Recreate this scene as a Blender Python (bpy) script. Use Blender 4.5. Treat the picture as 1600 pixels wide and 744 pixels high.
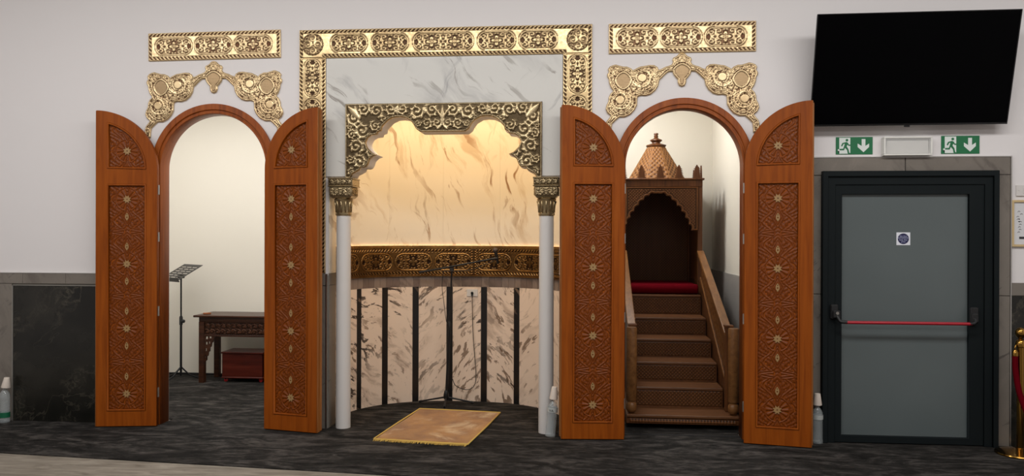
import bpy, math, random
import numpy as np
from mathutils import Matrix, Vector
PI = math.pi
for o in list(bpy.data.objects): bpy.data.objects.remove(o)
SC = bpy.context.scene; COL = SC.collection
# ------------------------------------------------------------------ camera
YAW, PITCH, ROLL, D, EYE, FOC = 0.0926901, -0.00201079, 0.00315099, 6.5631, 1.62, 1250.0
fw = np.array([-math.sin(YAW)*math.cos(PITCH), math.cos(YAW)*math.cos(PITCH), math.sin(PITCH)])
r0 = np.array([math.cos(YAW), math.sin(YAW), 0]); u0 = np.cross(r0, fw)
rt = math.cos(ROLL)*r0+math.sin(ROLL)*u0; up = -math.sin(ROLL)*r0+math.cos(ROLL)*u0
cam = bpy.data.objects.new('camera', bpy.data.cameras.new('camera')); COL.objects.link(cam)
cam.data.sensor_width = 36; cam.data.lens = FOC/1600*36; cam.data.clip_start = .05
mw = Matrix.Identity(4)
for i in range(3):
    mw[i][0], mw[i][1], mw[i][2] = rt[i], up[i], -fw[i]
mw[0][3], mw[1][3], mw[2][3] = 0, -D, EYE
cam.matrix_world = mw; SC.camera = cam
# ------------------------------------------------------------------ view and world
SC.view_settings.view_transform = 'Standard'; SC.view_settings.look = 'None'
SC.view_settings.exposure = 0.0; SC.view_settings.gamma = 1; SC.view_settings.use_curve_mapping = False
wd = bpy.data.worlds.new('world'); SC.world = wd; wd.use_nodes = True
wd.node_tree.nodes['Background'].inputs[0].default_value = (.9, .93, 1, 1)
wd.node_tree.nodes['Background'].inputs[1].default_value = 0.15
# ------------------------------------------------------------------ lamps
def area(loc, rot, sx, sy, e, col):
    l = bpy.data.lights.new('lamp', 'AREA'); l.shape = 'RECTANGLE'; l.size = sx; l.size_y = sy; l.energy = e; l.color = col
    o = bpy.data.objects.new('lamp', l); COL.objects.link(o); o.location = loc; o.rotation_euler = rot; return o
area((-.7, -2.9, 4.15), (math.radians(17), 0, 0), 10.5, .6, 226, (1, .985, .965))
area((-0.5, -7.5, 4.22), (0, 0, 0), 9.0, 1.6, 212, (1, .985, .965))
area((-1.19, .30, 2.86), (math.radians(36), 0, 0), 1.3, .18, 16.5, (1, .70, .37))          # warm downlight inside the prayer niche
area((-3.8, .95, 3.25), (0, 0, 0), 2.6, .9, 54, (1, .98, .94))          # room behind the left arch
area((.25, 1.95, 3.46), (0, 0, 0), .4, .5, 37, (1, .985, .95))            # room behind the right arch
# ------------------------------------------------------------------ helpers
def at(x, y, Y=0.0):
    d = fw+rt*(x-800)/FOC-up*(y-372)/FOC; t = (D+Y)/d[1]
    return d[0]*t, EYE+d[2]*t
def ray(x, y): return fw+rt*(x-800)/FOC-up*(y-372)/FOC

RELIEF_FILL = {'antique_brass': .9, 'antique_brass_panel': .9, 'dark_brass': .7, 'niche_brass': .8, 'pulpit_carved_wood': .8, 'orange_carved_wood': .8, 'pulpit_roof_wood': .8, 'dark_carved_wood': .8}
class MB:
    def __init__(s): s.v = []; s.f = []
    def box(s, x0, x1, y0, y1, z0, z1):
        n = len(s.v)
        s.v += [(x0,y0,z0),(x1,y0,z0),(x1,y1,z0),(x0,y1,z0),(x0,y0,z1),(x1,y0,z1),(x1,y1,z1),(x0,y1,z1)]
        s.f += [tuple(n+i for i in q) for q in ((0,3,2,1),(4,5,6,7),(0,1,5,4),(1,2,6,5),(2,3,7,6),(3,0,4,7))]
        return s
    def hexa(s, p):
        n = len(s.v); s.v += [tuple(q) for q in p]
        s.f += [tuple(n+i for i in q) for q in ((0,3,2,1),(4,5,6,7),(0,1,5,4),(1,2,6,5),(2,3,7,6),(3,0,4,7))]
        return s
    def lathe(s, prof, c=(0,0,0), seg=24, axis='z', cap=True, rot=0):
        n = len(s.v)
        for r, h in prof:
            for k in range(seg):
                a = 2*PI*k/seg+rot; ca, sa = r*math.cos(a), r*math.sin(a)
                p = (ca, sa, h) if axis == 'z' else ((h, ca, sa) if axis == 'x' else (sa, h, ca))
                s.v.append((c[0]+p[0], c[1]+p[1], c[2]+p[2]))
        for i in range(len(prof)-1):
            for k in range(seg):
                a = n+i*seg+k; b = n+i*seg+(k+1) % seg
                s.f.append((a, b, b+seg, a+seg))
        if cap:
            s.f.append(tuple(n+k for k in range(seg))[::-1]); s.f.append(tuple(n+(len(prof)-1)*seg+k for k in range(seg)))
        return s
    def tube(s, pts, r, seg=8, closed=False):
        P = [Vector(p) for p in pts]; n = len(s.v); m = len(P)
        rr = r if isinstance(r, (list, tuple)) else [r]*m
        prev = None
        for i, p in enumerate(P):
            if closed: t = P[(i+1) % m]-P[i-1]
            else: t = P[min(i+1, m-1)]-P[max(i-1, 0)]
            t.normalize()
            if prev is None:
                a = Vector((0,0,1)) if abs(t.z) < .9 else Vector((1,0,0)); nx = t.cross(a).normalized()
            else: nx = (prev-t*prev.dot(t)).normalized()
            prev = nx; ny = t.cross(nx)
            for k in range(seg):
                an = 2*PI*k/seg; s.v.append(tuple(p+(nx*math.cos(an)+ny*math.sin(an))*rr[i]))
        for i in range(m if closed else m-1):
            for k in range(seg):
                a = n+i*seg+k; b = n+i*seg+(k+1) % seg; j = (i+1) % m
                s.f.append((a, b, n+j*seg+(k+1) % seg, n+j*seg+k))
        if not closed:
            s.f.append(tuple(n+k for k in range(seg))[::-1]); s.f.append(tuple(n+(m-1)*seg+k for k in range(seg)))
        return s
    def mesh(s, name, flip=False):
        me = bpy.data.meshes.new(name)
        me.from_pydata([(-x, y, z) for x, y, z in s.v] if flip else s.v, [], [f[::-1] for f in s.f] if flip else s.f); me.update(); return me

def link(name, me, mat, parent=None, smooth=False, bevel=0, loc=None, seg=1):
    if isinstance(me, MB): me = me.mesh(name)
    o = bpy.data.objects.new(name, me); COL.objects.link(o)
    if mat is not None:
        me.materials.clear(); me.materials.append(mat)
    if mat is not None and mat.name in RELIEF_FILL and 'relief_height' not in me.attributes:
        at_ = me.attributes.new('relief_height', 'FLOAT', 'POINT'); at_.data.foreach_set('value', np.full(len(me.vertices), RELIEF_FILL[mat.name], np.float32))
    if smooth: me.shade_smooth() if hasattr(me, 'shade_smooth') else [setattr(p, 'use_smooth', True) for p in me.polygons]
    if smooth == 'auto': me.set_sharp_from_angle(angle=.7)
    if parent: o.parent = parent
    if loc: o.location = loc
    if bevel:
        b = o.modifiers.new('b', 'BEVEL'); b.width = bevel; b.segments = seg; b.limit_method = 'ANGLE'
    return o
def thing(name, label, cat, loc=(0,0,0), rz=0, group=None):
    o = bpy.data.objects.new(name, None); COL.objects.link(o); o.empty_display_size = .05
    o.location = loc; o.rotation_euler = (0,0,rz); return tag(o, label, cat, group)
def tag(o, label=None, cat=None, group=None):
    if label: o['label'] = label
    if cat: o['category'] = cat
    if group: o['group'] = group
    return o
def struct(o): o['kind'] = 'structure'; return o
def plate(name, loops, yf, yb, mat, parent=None, bevel=0, flip=False, loc=None, res=1):
    """flat board in the XZ plane, outline and holes, front face at yf (towards -Y), back at yb"""
    cu = bpy.data.curves.new(name, 'CURVE'); cu.dimensions = '2D'; cu.fill_mode = 'BOTH'
    cu.extrude = abs(yb-yf)/2-bevel; cu.bevel_depth = bevel; cu.offset = -bevel; cu.bevel_resolution = res
    for L in loops:
        sp = cu.splines.new('POLY'); sp.points.add(len(L)-1); sp.use_cyclic_u = True
        for p, (x, z) in zip(sp.points, L): p.co = (x, z, 0, 1)
    ob = bpy.data.objects.new('tmp', cu); me = bpy.data.meshes.new_from_object(ob)
    bpy.data.objects.remove(ob); bpy.data.curves.remove(cu)
    n = len(me.vertices); a = np.empty(n*3, np.float32); me.vertices.foreach_get('co', a); a = a.reshape(-1, 3)
    b = np.stack([a[:,0], -a[:,2]+(yf+yb)/2, a[:,1]], 1)
    if flip: b[:,0] *= -1
    me.vertices.foreach_set('co', b.astype(np.float32).ravel())
    if flip: me.flip_normals()
    me.name = name; me.update()
    return link(name, me, mat, parent, loc=loc)
def arc(cx, cz, r, a0, a1, n):
    return [(cx+r*math.cos(math.radians(a0+(a1-a0)*i/n)), cz+r*math.sin(math.radians(a0+(a1-a0)*i/n))) for i in range(n+1)]
def rect(x0, x1, z0, z1): return [(x0,z0),(x1,z0),(x1,z1),(x0,z1)]
def sdist(U, V, poly):
    """signed distance to polygon, positive inside"""
    P = np.array(poly); Q = np.roll(P, -1, 0); d = np.full(U.shape, 1e9); ins = np.zeros(U.shape, bool)
    for (ax, ay), (bx, by) in zip(P, Q):
        ex, ey = bx-ax, by-ay; L = ex*ex+ey*ey+1e-12
        t = np.clip(((U-ax)*ex+(V-ay)*ey)/L, 0, 1)
        d = np.minimum(d, np.hypot(U-ax-t*ex, V-ay-t*ey))
        c = ((ay > V) != (by > V)); xx = ax+(V-ay)*ex/(ey if abs(ey) > 1e-9 else 1e-9)
        ins ^= c & (U < xx)
    return np.where(ins, d, -d)
def relief(name, x0, x1, z0, z1, res, H, mat, parent=None, y=0.0, depth=.006, poly=None, flip=False, bend=None, edge=.004, loc=None):
    """carved relief: a real height field, H(U,V) in 0..1, standing proud of y towards -Y"""
    nx = max(2, int((x1-x0)/res)+1); nz = max(2, int((z1-z0)/res)+1)
    U, V = np.meshgrid(np.linspace(x0, x1, nx), np.linspace(z0, z1, nz))
    h = np.clip(H(U, V), 0, 1)
    m = None; dd = np.minimum(np.minimum(U-x0, x1-U), np.minimum(V-z0, z1-V))
    if poly is not None: dd = sdist(U, V, poly)
    k = np.clip((dd-res*.2)/edge, 0, 1)
    hh = (-.0015+(h*depth+.0025)*k)
    if bend is None: X, Y, Z = U, y-hh, V
    else: X, Y, Z = bend(U, hh, V)
    if flip: X = -X
    co = np.stack([X, Y, Z], -1).reshape(-1, 3).astype(np.float32)
    idx = np.arange(nx*nz).reshape(nz, nx)
    q = np.stack([idx[:-1,:-1], idx[:-1,1:], idx[1:,1:], idx[1:,:-1]], -1)
    if poly is not None:
        ok = dd > -res*.3; q = q[ok[:-1,:-1] & ok[:-1,1:] & ok[1:,1:] & ok[1:,:-1]]
    q = q.reshape(-1, 4)
    if flip: q = q[:, ::-1]
    me = bpy.data.meshes.new(name); me.vertices.add(len(co)); me.vertices.foreach_set('co', co.ravel())
    me.loops.add(q.size); me.loops.foreach_set('vertex_index', q.ravel().astype(np.int32))
    me.polygons.add(len(q)); me.polygons.foreach_set('loop_start', (np.arange(len(q))*4).astype(np.int32))
    me.update(calc_edges=True)
    at_ = me.attributes.new('relief_height', 'FLOAT', 'POINT'); at_.data.foreach_set('value', (h).ravel().astype(np.float32))
    return link(name, me, mat, parent, smooth=True, loc=loc)

# ------------------------------------------------------------------ materials
def srgb(r, g, b):
    f = lambda c: (c/255/12.92) if c/255 <= .04045 else ((c/255+.055)/1.055)**2.4
    return (f(r), f(g), f(b), 1)
class NT:
    def __init__(s, name, rough=.5, metal=0.0, spec=.5):
        s.m = bpy.data.materials.new(name); s.m.use_nodes = True; s.t = s.m.node_tree; s.b = s.t.nodes['Principled BSDF']
        s.b.inputs['Roughness'].default_value = rough; s.b.inputs['Metallic'].default_value = metal
        s.b.inputs['Specular IOR Level'].default_value = spec
        s.tc = s.t.nodes.new('ShaderNodeTexCoord').outputs['Object']
    def n(s, typ, **kw):
        nd = s.t.nodes.new('ShaderNode'+typ)
        for k, v in kw.items():
            if k.startswith('_'): setattr(nd, k[1:], v)
        return nd
    def put(s, inp, v):
        if hasattr(v, 'links') or isinstance(v, bpy.types.NodeSocket): s.t.links.new(v, inp)
        else: inp.default_value = v
    def map(s, scale=(1,1,1), rot=(0,0,0), vec=None, loc=(0,0,0)):
        nd = s.n('Mapping'); s.put(nd.inputs[0], vec or s.tc); nd.inputs[3].default_value = scale; nd.inputs[2].default_value = rot; nd.inputs[1].default_value = loc
        return nd.outputs[0]
    def noise(s, scale, detail=4, rough=.5, vec=None, dist=0, out='Fac'):
        nd = s.n('TexNoise'); s.put(nd.inputs['Vector'], vec or s.tc); nd.inputs['Scale'].default_value = scale
        nd.inputs['Detail'].default_value = detail; nd.inputs['Roughness'].default_value = rough; nd.inputs['Distortion'].default_value = dist
        return nd.outputs[out]
    def ramp(s, fac, stops, interp='LINEAR'):
        nd = s.n('ValToRGB'); s.put(nd.inputs[0], fac); cr = nd.color_ramp; cr.interpolation = interp
        while len(cr.elements) < len(stops): cr.elements.new(.5)
        for e, (p, c) in zip(cr.elements, stops): e.position = p; e.color = c if isinstance(c, tuple) else (c,c,c,1)
        return nd.outputs[0]
    def mix(s, f, a, b, mode='MIX'):
        nd = s.n('Mix', _data_type='RGBA', _blend_type=mode); s.put(nd.inputs[0], f); s.put(nd.inputs[6], a); s.put(nd.inputs[7], b); return nd.outputs[2]
    def math(s, op, a, b=0.0, c=None):
        nd = s.n('Math', _operation=op); s.put(nd.inputs[0], a); s.put(nd.inputs[1], b)
        if c is not None: s.put(nd.inputs[2], c)
        return nd.outputs[0]
    def bump(s, h, strength=.3, dist=.01):
        nd = s.n('Bump'); s.put(nd.inputs['Height'], h); nd.inputs['Strength'].default_value = strength; nd.inputs['Distance'].default_value = dist
        s.t.links.new(nd.outputs[0], s.b.inputs['Normal'])
    def col(s, c): s.put(s.b.inputs['Base Color'], c); return s
def plain(name, c, rough=.5, metal=0, spec=.5, bump=None):
    m = NT(name, rough, metal, spec); m.col(c)
    if bump: m.bump(m.noise(bump[0], 3), bump[1], bump[2])
    return m.m
def wood(name, dark, mid, light, rough=.38, scale=1, axis='z', spec=.3):
    m = NT(name, rough, 0, spec)
    sc = {'z': (14, 14, .9), 'x': (.9, 14, 14), 'y': (14, .9, 14)}[axis]
    v = m.map(tuple(k*scale for k in sc))
    a = m.noise(1.6, 5, .6, v, .8); b = m.noise(.7, 2, .5, m.map((3, 3, .5)))
    c = m.ramp(a, [(.3, dark), (.5, mid), (.72, light)])
    c = m.mix(m.ramp(b, [(.3, 0.0), (.75, .45)]), c, m.mix(.5, mid, dark))
    m.col(c); m.bump(a, .08, .002); return m.m
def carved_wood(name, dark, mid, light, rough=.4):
    m = NT(name, rough, 0, .2); a = m.n('Attribute'); a.attribute_name = 'relief_height'
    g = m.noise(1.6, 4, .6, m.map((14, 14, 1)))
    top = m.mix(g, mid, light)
    m.col(m.mix(m.ramp(a.outputs['Fac'], [(.1, 0.0), (.6, 1.0)]), dark, top)); return m.m  # carving coloured darker in its recesses, by relief height
def brass(name, lo, mid, hi, rough=.3, metal=.8, a0=.08, a1=.85):
    m = NT(name, rough, metal, .5); a = m.n('Attribute'); a.attribute_name = 'relief_height'
    g = m.noise(5, 4, .6); g2 = m.noise(60, 3, .6)
    top = m.mix(m.ramp(g, [(.35, 0.0), (.65, 1.0)]), mid, hi)
    half = m.mix(.5, lo, mid)
    c = m.mix(m.ramp(a.outputs['Fac'], [(a0, 0.0), (a0+.25, 1.0)]), lo, half)  # antique patina: low relief dark, raised parts bright
    m.col(m.mix(m.ramp(a.outputs['Fac'], [(a0+.2, 0.0), (a1, 1.0)]), c, top))
    m.put(m.b.inputs['Roughness'], m.ramp(g2, [(.3, rough-.06), (.7, rough+.14)])); m.bump(g2, .08, .002); return m.m

def marble(name, base, strokes, rough=.22, cloud=None, spec=.5, wob=.25, seed=0.0):
    """strokes: (colour, angle, scale, stretch, threshold, softness, strength) - brush-like veins running along the angle"""
    m = NT(name, rough, 0, spec); c = base
    w = m.n('VectorMath', _operation='MULTIPLY_ADD'); m.put(w.inputs[0], m.noise(1.1, 3, .5, m.map(loc=(seed, seed, seed)), 0, 'Color')); w.inputs[1].default_value = (wob,)*3; m.put(w.inputs[2], m.tc)
    if cloud:
        c = m.mix(m.ramp(m.noise(1.6, 5, .6, w.outputs[0]), [(.42, 0.0), (.75, .8)]), c, cloud)
    for k, (col, ang, sc, st, th, soft, amt) in enumerate(strokes):
        v = m.map(rot=(0, ang, 0), vec=w.outputs[0], loc=(seed+3.1*k, 1.3*k, seed*.4))
        v = m.map((sc*st, sc, sc), vec=v)
        n = m.noise(1.0, 7, .6, v, .15)
        gate = m.ramp(m.noise(1.3+.4*k, 2, .5, m.map(loc=(7*k+seed, 2, 1), vec=w.outputs[0])), [(.40, .0), (.58, 1.0)])
        c = m.mix(m.math('MULTIPLY', m.math('MULTIPLY', m.ramp(n, [(th, 0.0), (th+soft, 1.0)]), gate), amt), c, col)
    m.col(c); return m.m

WALL = plain('wall_paint', srgb(220, 216, 216), .65, bump=(180, .04, .001))
CREAM = plain('cream_paint', srgb(228, 223, 212), .7)
PLASTER = plain('white_plaster', srgb(225, 218, 210), .6)
CEIL = plain('ceiling_paint', srgb(215, 213, 210), .8)
def carpet_mat():
    m = NT('charcoal_carpet', .95, 0, .1)
    a = m.noise(1.7, 5, .66, m.map((1, 2.4, 1), (0,0,.3)), 1.8); b = m.noise(9, 6, .7, m.map((1, 2, 1)), .6); f = m.noise(420, 2)
    c = m.ramp(m.math('ADD', m.math('MULTIPLY', a, .6), m.math('MULTIPLY', b, .4)), [(.38, srgb(22, 21, 20)), (.5, srgb(43, 41, 39)), (.62, srgb(77, 73, 70))])
    m.col(c); m.bump(m.math('ADD', b, m.math('MULTIPLY', f, .35)), .7, .012); return m.m
CARPET = carpet_mat()
def beige_mat():
    m = NT('beige_floor', .7, 0, .3); a = m.noise(5, 7, .65, m.map((.6, 3, 1), (0,0,.5)), .8)
    m.col(m.ramp(a, [(.3, srgb(96, 88, 78)), (.5, srgb(124, 116, 105)), (.7, srgb(146, 138, 126))])); return m.m
BEIGE = beige_mat()
def black_marble():
    m = NT('black_marble', .22, 0, .4); w = m.noise(1.6, 4, .6, None, 0, 'Color')
    nd = m.n('VectorMath', _operation='MULTIPLY_ADD'); m.put(nd.inputs[0], w); nd.inputs[1].default_value = (.8,.8,.8); m.put(nd.inputs[2], m.tc)
    v = m.map((1.8, 1.5, .8), vec=m.map(rot=(0, -.6, 0), vec=nd.outputs[0])); n1 = m.noise(1.3, 7, .6, v)
    r = m.ramp(m.math('ABSOLUTE', m.math('SUBTRACT', n1, .5)), [(0, .5), (.003, .35), (.009, .08), (.03, 0.0)])
    g = m.ramp(m.noise(1.4, 2), [(.4, .25), (.6, 1.0)])
    cl = m.mix(m.ramp(m.noise(1.8, 5, .65), [(.4, 0.0), (.7, .8)]), srgb(20, 20, 17), srgb(44, 42, 37))
    m.col(m.mix(m.math('MULTIPLY', r, g), cl, srgb(96, 90, 78))); return m.m
BLACKM = black_marble()
BLACKS = marble('black_strip_marble', srgb(27, 25, 25), [(srgb(120, 100, 84), .7, 2.0, 7, .62, .03, .8)], rough=.25)
GREYM = marble('grey_marble', srgb(120, 113, 105), [(srgb(88, 81, 75), .5, 4, 3, .52, .12, .7), (srgb(128, 120, 112), -.5, 3, 5, .56, .1, .6), (srgb(48, 44, 42), -.9, 2.5, 7, .62, .02, .6)], rough=.32, cloud=srgb(100, 93, 86))
GROUT = plain('grout', srgb(130, 125, 118), .8)
WMARB = marble('white_marble', srgb(205, 203, 198), [(srgb(138, 136, 138), .95, 1.3, 3.5, .52, .16, .8), (srgb(116, 106, 96), .9, 2.2, 9, .60, .05, .7), (srgb(168, 136, 96), .5, 2.6, 4, .68, .05, .6), (srgb(132, 130, 132), -.5, 1.6, 5, .6, .12, .6)], rough=.2, wob=.6, seed=1.7)
NICHEM = marble('cream_marble', srgb(222, 214, 200), [(srgb(186, 164, 136), -.34*-1, 1.6, 5, .56, .12, .7), (srgb(140, 104, 66), -.36*-1, 1.5, 8, .575, .05, .95), (srgb(168, 150, 130), -.2, 1.6, 7, .60, .07, .7)], rough=.3, wob=.6, seed=5.2)
PM1 = marble('veined_marble_falling', srgb(228, 208, 190), [(srgb(166, 143, 126), .7, 2.6, 3.5, .53, .1, .6), (srgb(58, 48, 44), .85, 4.6, 3.0, .57, .025, .95), (srgb(104, 80, 62), .6, 6, 4, .56, .03, .85)], wob=.5, seed=2.2)
PM2 = marble('veined_marble_rising', srgb(228, 208, 190), [(srgb(166, 143, 126), -.7, 2.6, 3.5, .53, .1, .6), (srgb(58, 48, 44), -.85, 4.6, 3.0, .575, .025, .95), (srgb(104, 80, 62), -.6, 6, 4, .56, .03, .8)], wob=.5, seed=7.4)
STEEL = plain('brushed_steel', srgb(190, 188, 184), .3, 1)
BRASS = brass('antique_brass', srgb(60, 40, 24), srgb(180, 154, 114), srgb(220, 194, 148))
BRASSP = brass('antique_brass_panel', srgb(78, 50, 32), srgb(206, 178, 136), srgb(232, 208, 164), rough=.34)
BRASSD = brass('dark_brass', srgb(62, 48, 30), srgb(158, 138, 104), srgb(200, 180, 142), rough=.27)
BRASSN = brass('niche_brass', srgb(46, 28, 14), srgb(112, 80, 42), srgb(160, 120, 66), rough=.3)
OW = (srgb(112, 50, 5), srgb(136, 66, 9), srgb(150, 77, 15))
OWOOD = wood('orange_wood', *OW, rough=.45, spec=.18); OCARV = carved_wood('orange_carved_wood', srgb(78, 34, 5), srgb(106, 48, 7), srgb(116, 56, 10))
EDGE = wood('pale_edge_wood', srgb(120, 70, 30), srgb(144, 90, 44), srgb(160, 108, 60))
FWOOD = wood('arch_wood', srgb(106, 48, 12), srgb(144, 72, 22), srgb(160, 86, 32))
INLAY = plain('cream_inlay', srgb(150, 118, 76), .45)
MW = wood('pulpit_wood', srgb(64, 36, 17), srgb(92, 54, 27), srgb(112, 69, 36), rough=.42)
MWX = wood('pulpit_tread_wood', srgb(72, 44, 25), srgb(100, 64, 38), srgb(118, 78, 48), rough=.38, axis='x')
MWL = wood('pulpit_rail_wood', srgb(92, 58, 30), srgb(120, 80, 44), srgb(138, 96, 56), rough=.35, axis='y')
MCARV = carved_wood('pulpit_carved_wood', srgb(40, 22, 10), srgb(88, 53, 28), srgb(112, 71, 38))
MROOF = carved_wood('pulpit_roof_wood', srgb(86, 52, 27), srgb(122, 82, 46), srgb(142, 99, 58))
DKW = wood('dark_table_wood', srgb(38, 20, 12), srgb(62, 34, 20), srgb(84, 50, 32), rough=.32, axis='x')
REDW = wood('red_chest_wood', srgb(52, 14, 8), srgb(78, 26, 16), srgb(98, 38, 24), rough=.3, axis='x')
BLK = plain('black_metal', srgb(26, 26, 28), .4, .3); BLKM = plain('matt_black', srgb(20, 20, 22), .55)
REDF = plain('red_velvet', srgb(88, 2, 14), .9, 0, .05, bump=(300, .2, .003))
WHITEP = plain('white_paint', srgb(206, 202, 199), .35)

# ------------------------------------------------------------------ the lobed outline of the niche arch (traced in wall metres)
CX = -1.187
hl = [(548.5,278),(552,272.5),(556,270.5),(563,266.5),(565,262),(570,262.5),(574,261),(576.6,257),(579,250),(584,245),(590.7,242.5),
      (583,239),(576,232),(572.8,224),(576,216),(582,212),(590.7,211),(592,207),(597,205),(598.5,199),(602,194.5),(608,188.5),(616,184.5),(625,183.5),(634,184.5),(643,189.6),(648,196),(651,202),(657,206.5)]
half = [(at(x, y)[0]-CX, at(x, y)[1]) for x, y in hl]
half[0] = (half[0][0], 2.10); 
lobes = [(CX+x, z) for x, z in half]+[(CX-x, z) for x, z in half[::-1]]       # left bottom -> up -> right bottom
NH = .975                                                                       # half width of the opening between the jambs
ARC = [(.765+.015, 2.19), (-3.163, 2.19)]                                        # centres of the two door arches
AR = .497
def door_hole(cx): return [(cx-AR, -.02)]+[(cx-AR, 2.19)]+arc(cx, 2.19, AR, 180, 0, 32)[1:-1]+[(cx+AR, 2.19), (cx+AR, -.02)]
# ------------------------------------------------------------------ setting
XL, XR = -6.6, 5.2
low = -.02
out = [(XL, low)]+door_hole(ARC[1][0])+[(CX-NH, low), (CX-NH, 2.10)]+lobes+[(CX+NH, 2.10), (CX+NH, low)]+door_hole(ARC[0][0])+[(XR, low), (XR, 4.3), (XL, 4.3)]
wall = struct(plate('wall_front', [out], 0, .18, WALL))
struct(link('floor', MB().box(XL, XR, -12, 4.2, -.1, -.008), BEIGE))
struct(link('ceiling', MB().box(XL, XR, -12, 0, 4.3, 4.4), CEIL))
struct(link('wall_left', MB().box(XL-.1, XL, -12, .18, 0, 4.3), WALL))
struct(link('wall_right', MB().box(XR, XR+.1, -12, .18, 0, 4.3), WALL))
struct(link('wall_back', MB().box(XL, XR, -12.1, -12, 0, 4.3), WALL))
# room behind the left arch
struct(link('wall_left_room', MB().box(-5.6, -2.3, 2.42, 2.52, 0, 3.4).box(-5.6, -5.5, .18, 2.42, 0, 3.4).box(-2.4, -2.3, .18, 2.42, 0, 3.4), CREAM))
struct(link('ceiling_left_room', MB().box(-5.6, -2.3, .18, 2.52, 3.3, 3.4), CEIL))
# room behind the right arch
struct(link('wall_right_room', MB().box(-.1, 1.6, 3.2, 3.3, 0, 3.6).box(1.5, 1.6, .18, 3.2, 0, 3.6).box(-.1, 0, .18, 3.2, 0, 3.6), CREAM))
struct(link('ceiling_right_room', MB().box(-.1, 1.6, .18, 3.3, 3.5, 3.6), CEIL))
struct(link('trim_right_room', MB().box(1.485, 1.4999, .2, 3.19, 0, 1.24), plain('grey_dado', srgb(160, 156, 152), .5), bevel=.002))

# dado of the front wall: tiles, slabs, bands
def pieces(name, spans, z0, z1, y0, y1, mat, bev=.0015):
    for a, b in spans: link(name, MB().box(a+.001, b-.001, y0, y1, z0+.001, z1-.001), mat, wall, bevel=bev)
link('grout_bed', MB().box(XL, -3.72, -.008, -.0005, 0, 1.285).box(-2.62, CX-NH-.0, -.008, -.0005, 0, 1.285).box(1.35, 1.84, -.008, -.0005, 0, 2.25).box(3.2, XR, -.008, -.0005, 0, 1.27), GROUT, wall)
pieces('tile', [(-6.3,-5.69),(-5.69,-5.285),(-5.285,-4.887),(-4.887,-4.49),(-4.49,-4.09),(-4.09,-3.73)], 1.196, 1.285, -.022, -.002, GREYM)
pieces('tile', [(-6.0,-5.6),(-5.6,-5.30),(-5.30,-4.985)], 0, 1.194, -.022, -.002, GREYM)
pieces('slab', [(-4.975,-3.73)], 0, 1.178, -.02, -.002, BLACKM)
link('metal_trim', MB().box(-4.986, -4.975, -.024, -.001, 0, 1.185).box(-4.986, -3.73, -.024, -.001, 1.1785, 1.186), plain('tile_trim', srgb(140, 138, 132), .35, .6), wall)
link('metal_trim', MB().box(-6.3, -3.73, -.023, -.001, 1.286, 1.292), STEEL, wall)
pieces('tile', [(-2.61,-2.178)], 0, .29, -.03, -.002, GREYM); pieces('tile', [(-2.61,-2.178)], .29, 1.20, -.03, -.002, GREYM); pieces('tile', [(-2.61,-2.178)], 1.202, 1.30, -.03, -.002, GREYM)
link('metal_trim', MB().box(-2.176, -2.165, -.032, .0, 0, 1.30), STEEL, wall)
# jamb reveals of the niche opening
for sx in (-1, 1):
    xw = CX+sx*NH
    link('reveal_tile', MB().box(min(xw, xw-sx*.008), max(xw, xw-sx*.008), .002, .178, 0.001, 1.20), GREYM, wall, bevel=.001)
    link('reveal_tile', MB().box(min(xw, xw-sx*.008), max(xw, xw-sx*.008), .002, .178, 1.203, 1.30), GREYM, wall, bevel=.001)
    link('reveal_slab', MB().box(min(xw, xw-sx*.008), max(xw, xw-sx*.008), .002, .178, 1.303, 2.098), NICHEM, wall, bevel=.001)
# surround of the fire door
zt = 2.25
pieces('tile', [(1.75,2.49),(2.495,3.277)], 2.113, zt, -.022, -.002, GREYM)
pieces('tile', [(1.75,1.853),(3.17,3.277)], 1.172, 2.11, -.022, -.002, GREYM)
pieces('tile', [(1.75,1.853),(3.17,3.277)], 0, 1.169, -.022, -.002, GREYM)
link('metal_trim', MB().box(1.75, 3.287, -.025, -.001, zt, zt+.008).box(3.278, 3.287, -.025, -.001, 0, zt), STEEL, wall)
pieces('tile', [(3.288,3.9),(3.9,4.5)], 1.172, 1.272, -.018, -.002, GREYM); pieces('slab', [(3.288,4.6)], 0, 1.169, -.018, -.002, BLACKM)

# ------------------------------------------------------------------ niche shell (superellipse plan)
NA, NB, NE = 1.05, 1.05, 2.35
def npt(th, off=0.0):
    c, s = math.cos(th), math.sin(th)
    x = NA*abs(c)**(2/NE)*(1 if c >= 0 else -1); y = NB*abs(s)**(2/NE)
    return x, y
ths = np.linspace(PI, 0, 1601); raw = np.array([npt(t) for t in ths])
seg = np.hypot(*np.diff(raw, axis=0).T); S = np.concatenate([[0], np.cumsum(seg)]); ST = S[-1]
def nc(s, off=0.0):
    """arc length -> plan point, off = distance in front of the wall (towards the centre); works on arrays"""
    s = np.clip(s, 0, ST); x = np.interp(s, S, raw[:,0]); y = np.interp(s, S, raw[:,1])
    e = 4e-3; tx = np.interp(np.clip(s+e,0,ST), S, raw[:,0])-np.interp(np.clip(s-e,0,ST), S, raw[:,0]); ty = np.interp(np.clip(s+e,0,ST), S, raw[:,1])-np.interp(np.clip(s-e,0,ST), S, raw[:,1])
    L = np.hypot(tx, ty)+1e-12; nx, ny = ty/L, -tx/L          # inward normal (towards viewer)
    return CX+x+nx*off, .18+y+ny*off
def s_at(px, py=540):
    d = ray(px, py); best = None
    ss = np.linspace(0, ST, 3001); X, Y = nc(ss)
    k = d[0]/d[1]; g = X-k*(Y+D); i = np.where(np.sign(g[:-1]) != np.sign(g[1:]))[0]
    i = i[np.argmax(Y[i])]; t = g[i]/(g[i]-g[i+1]); return float(ss[i]+t*(ss[i+1]-ss[i]))
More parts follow.
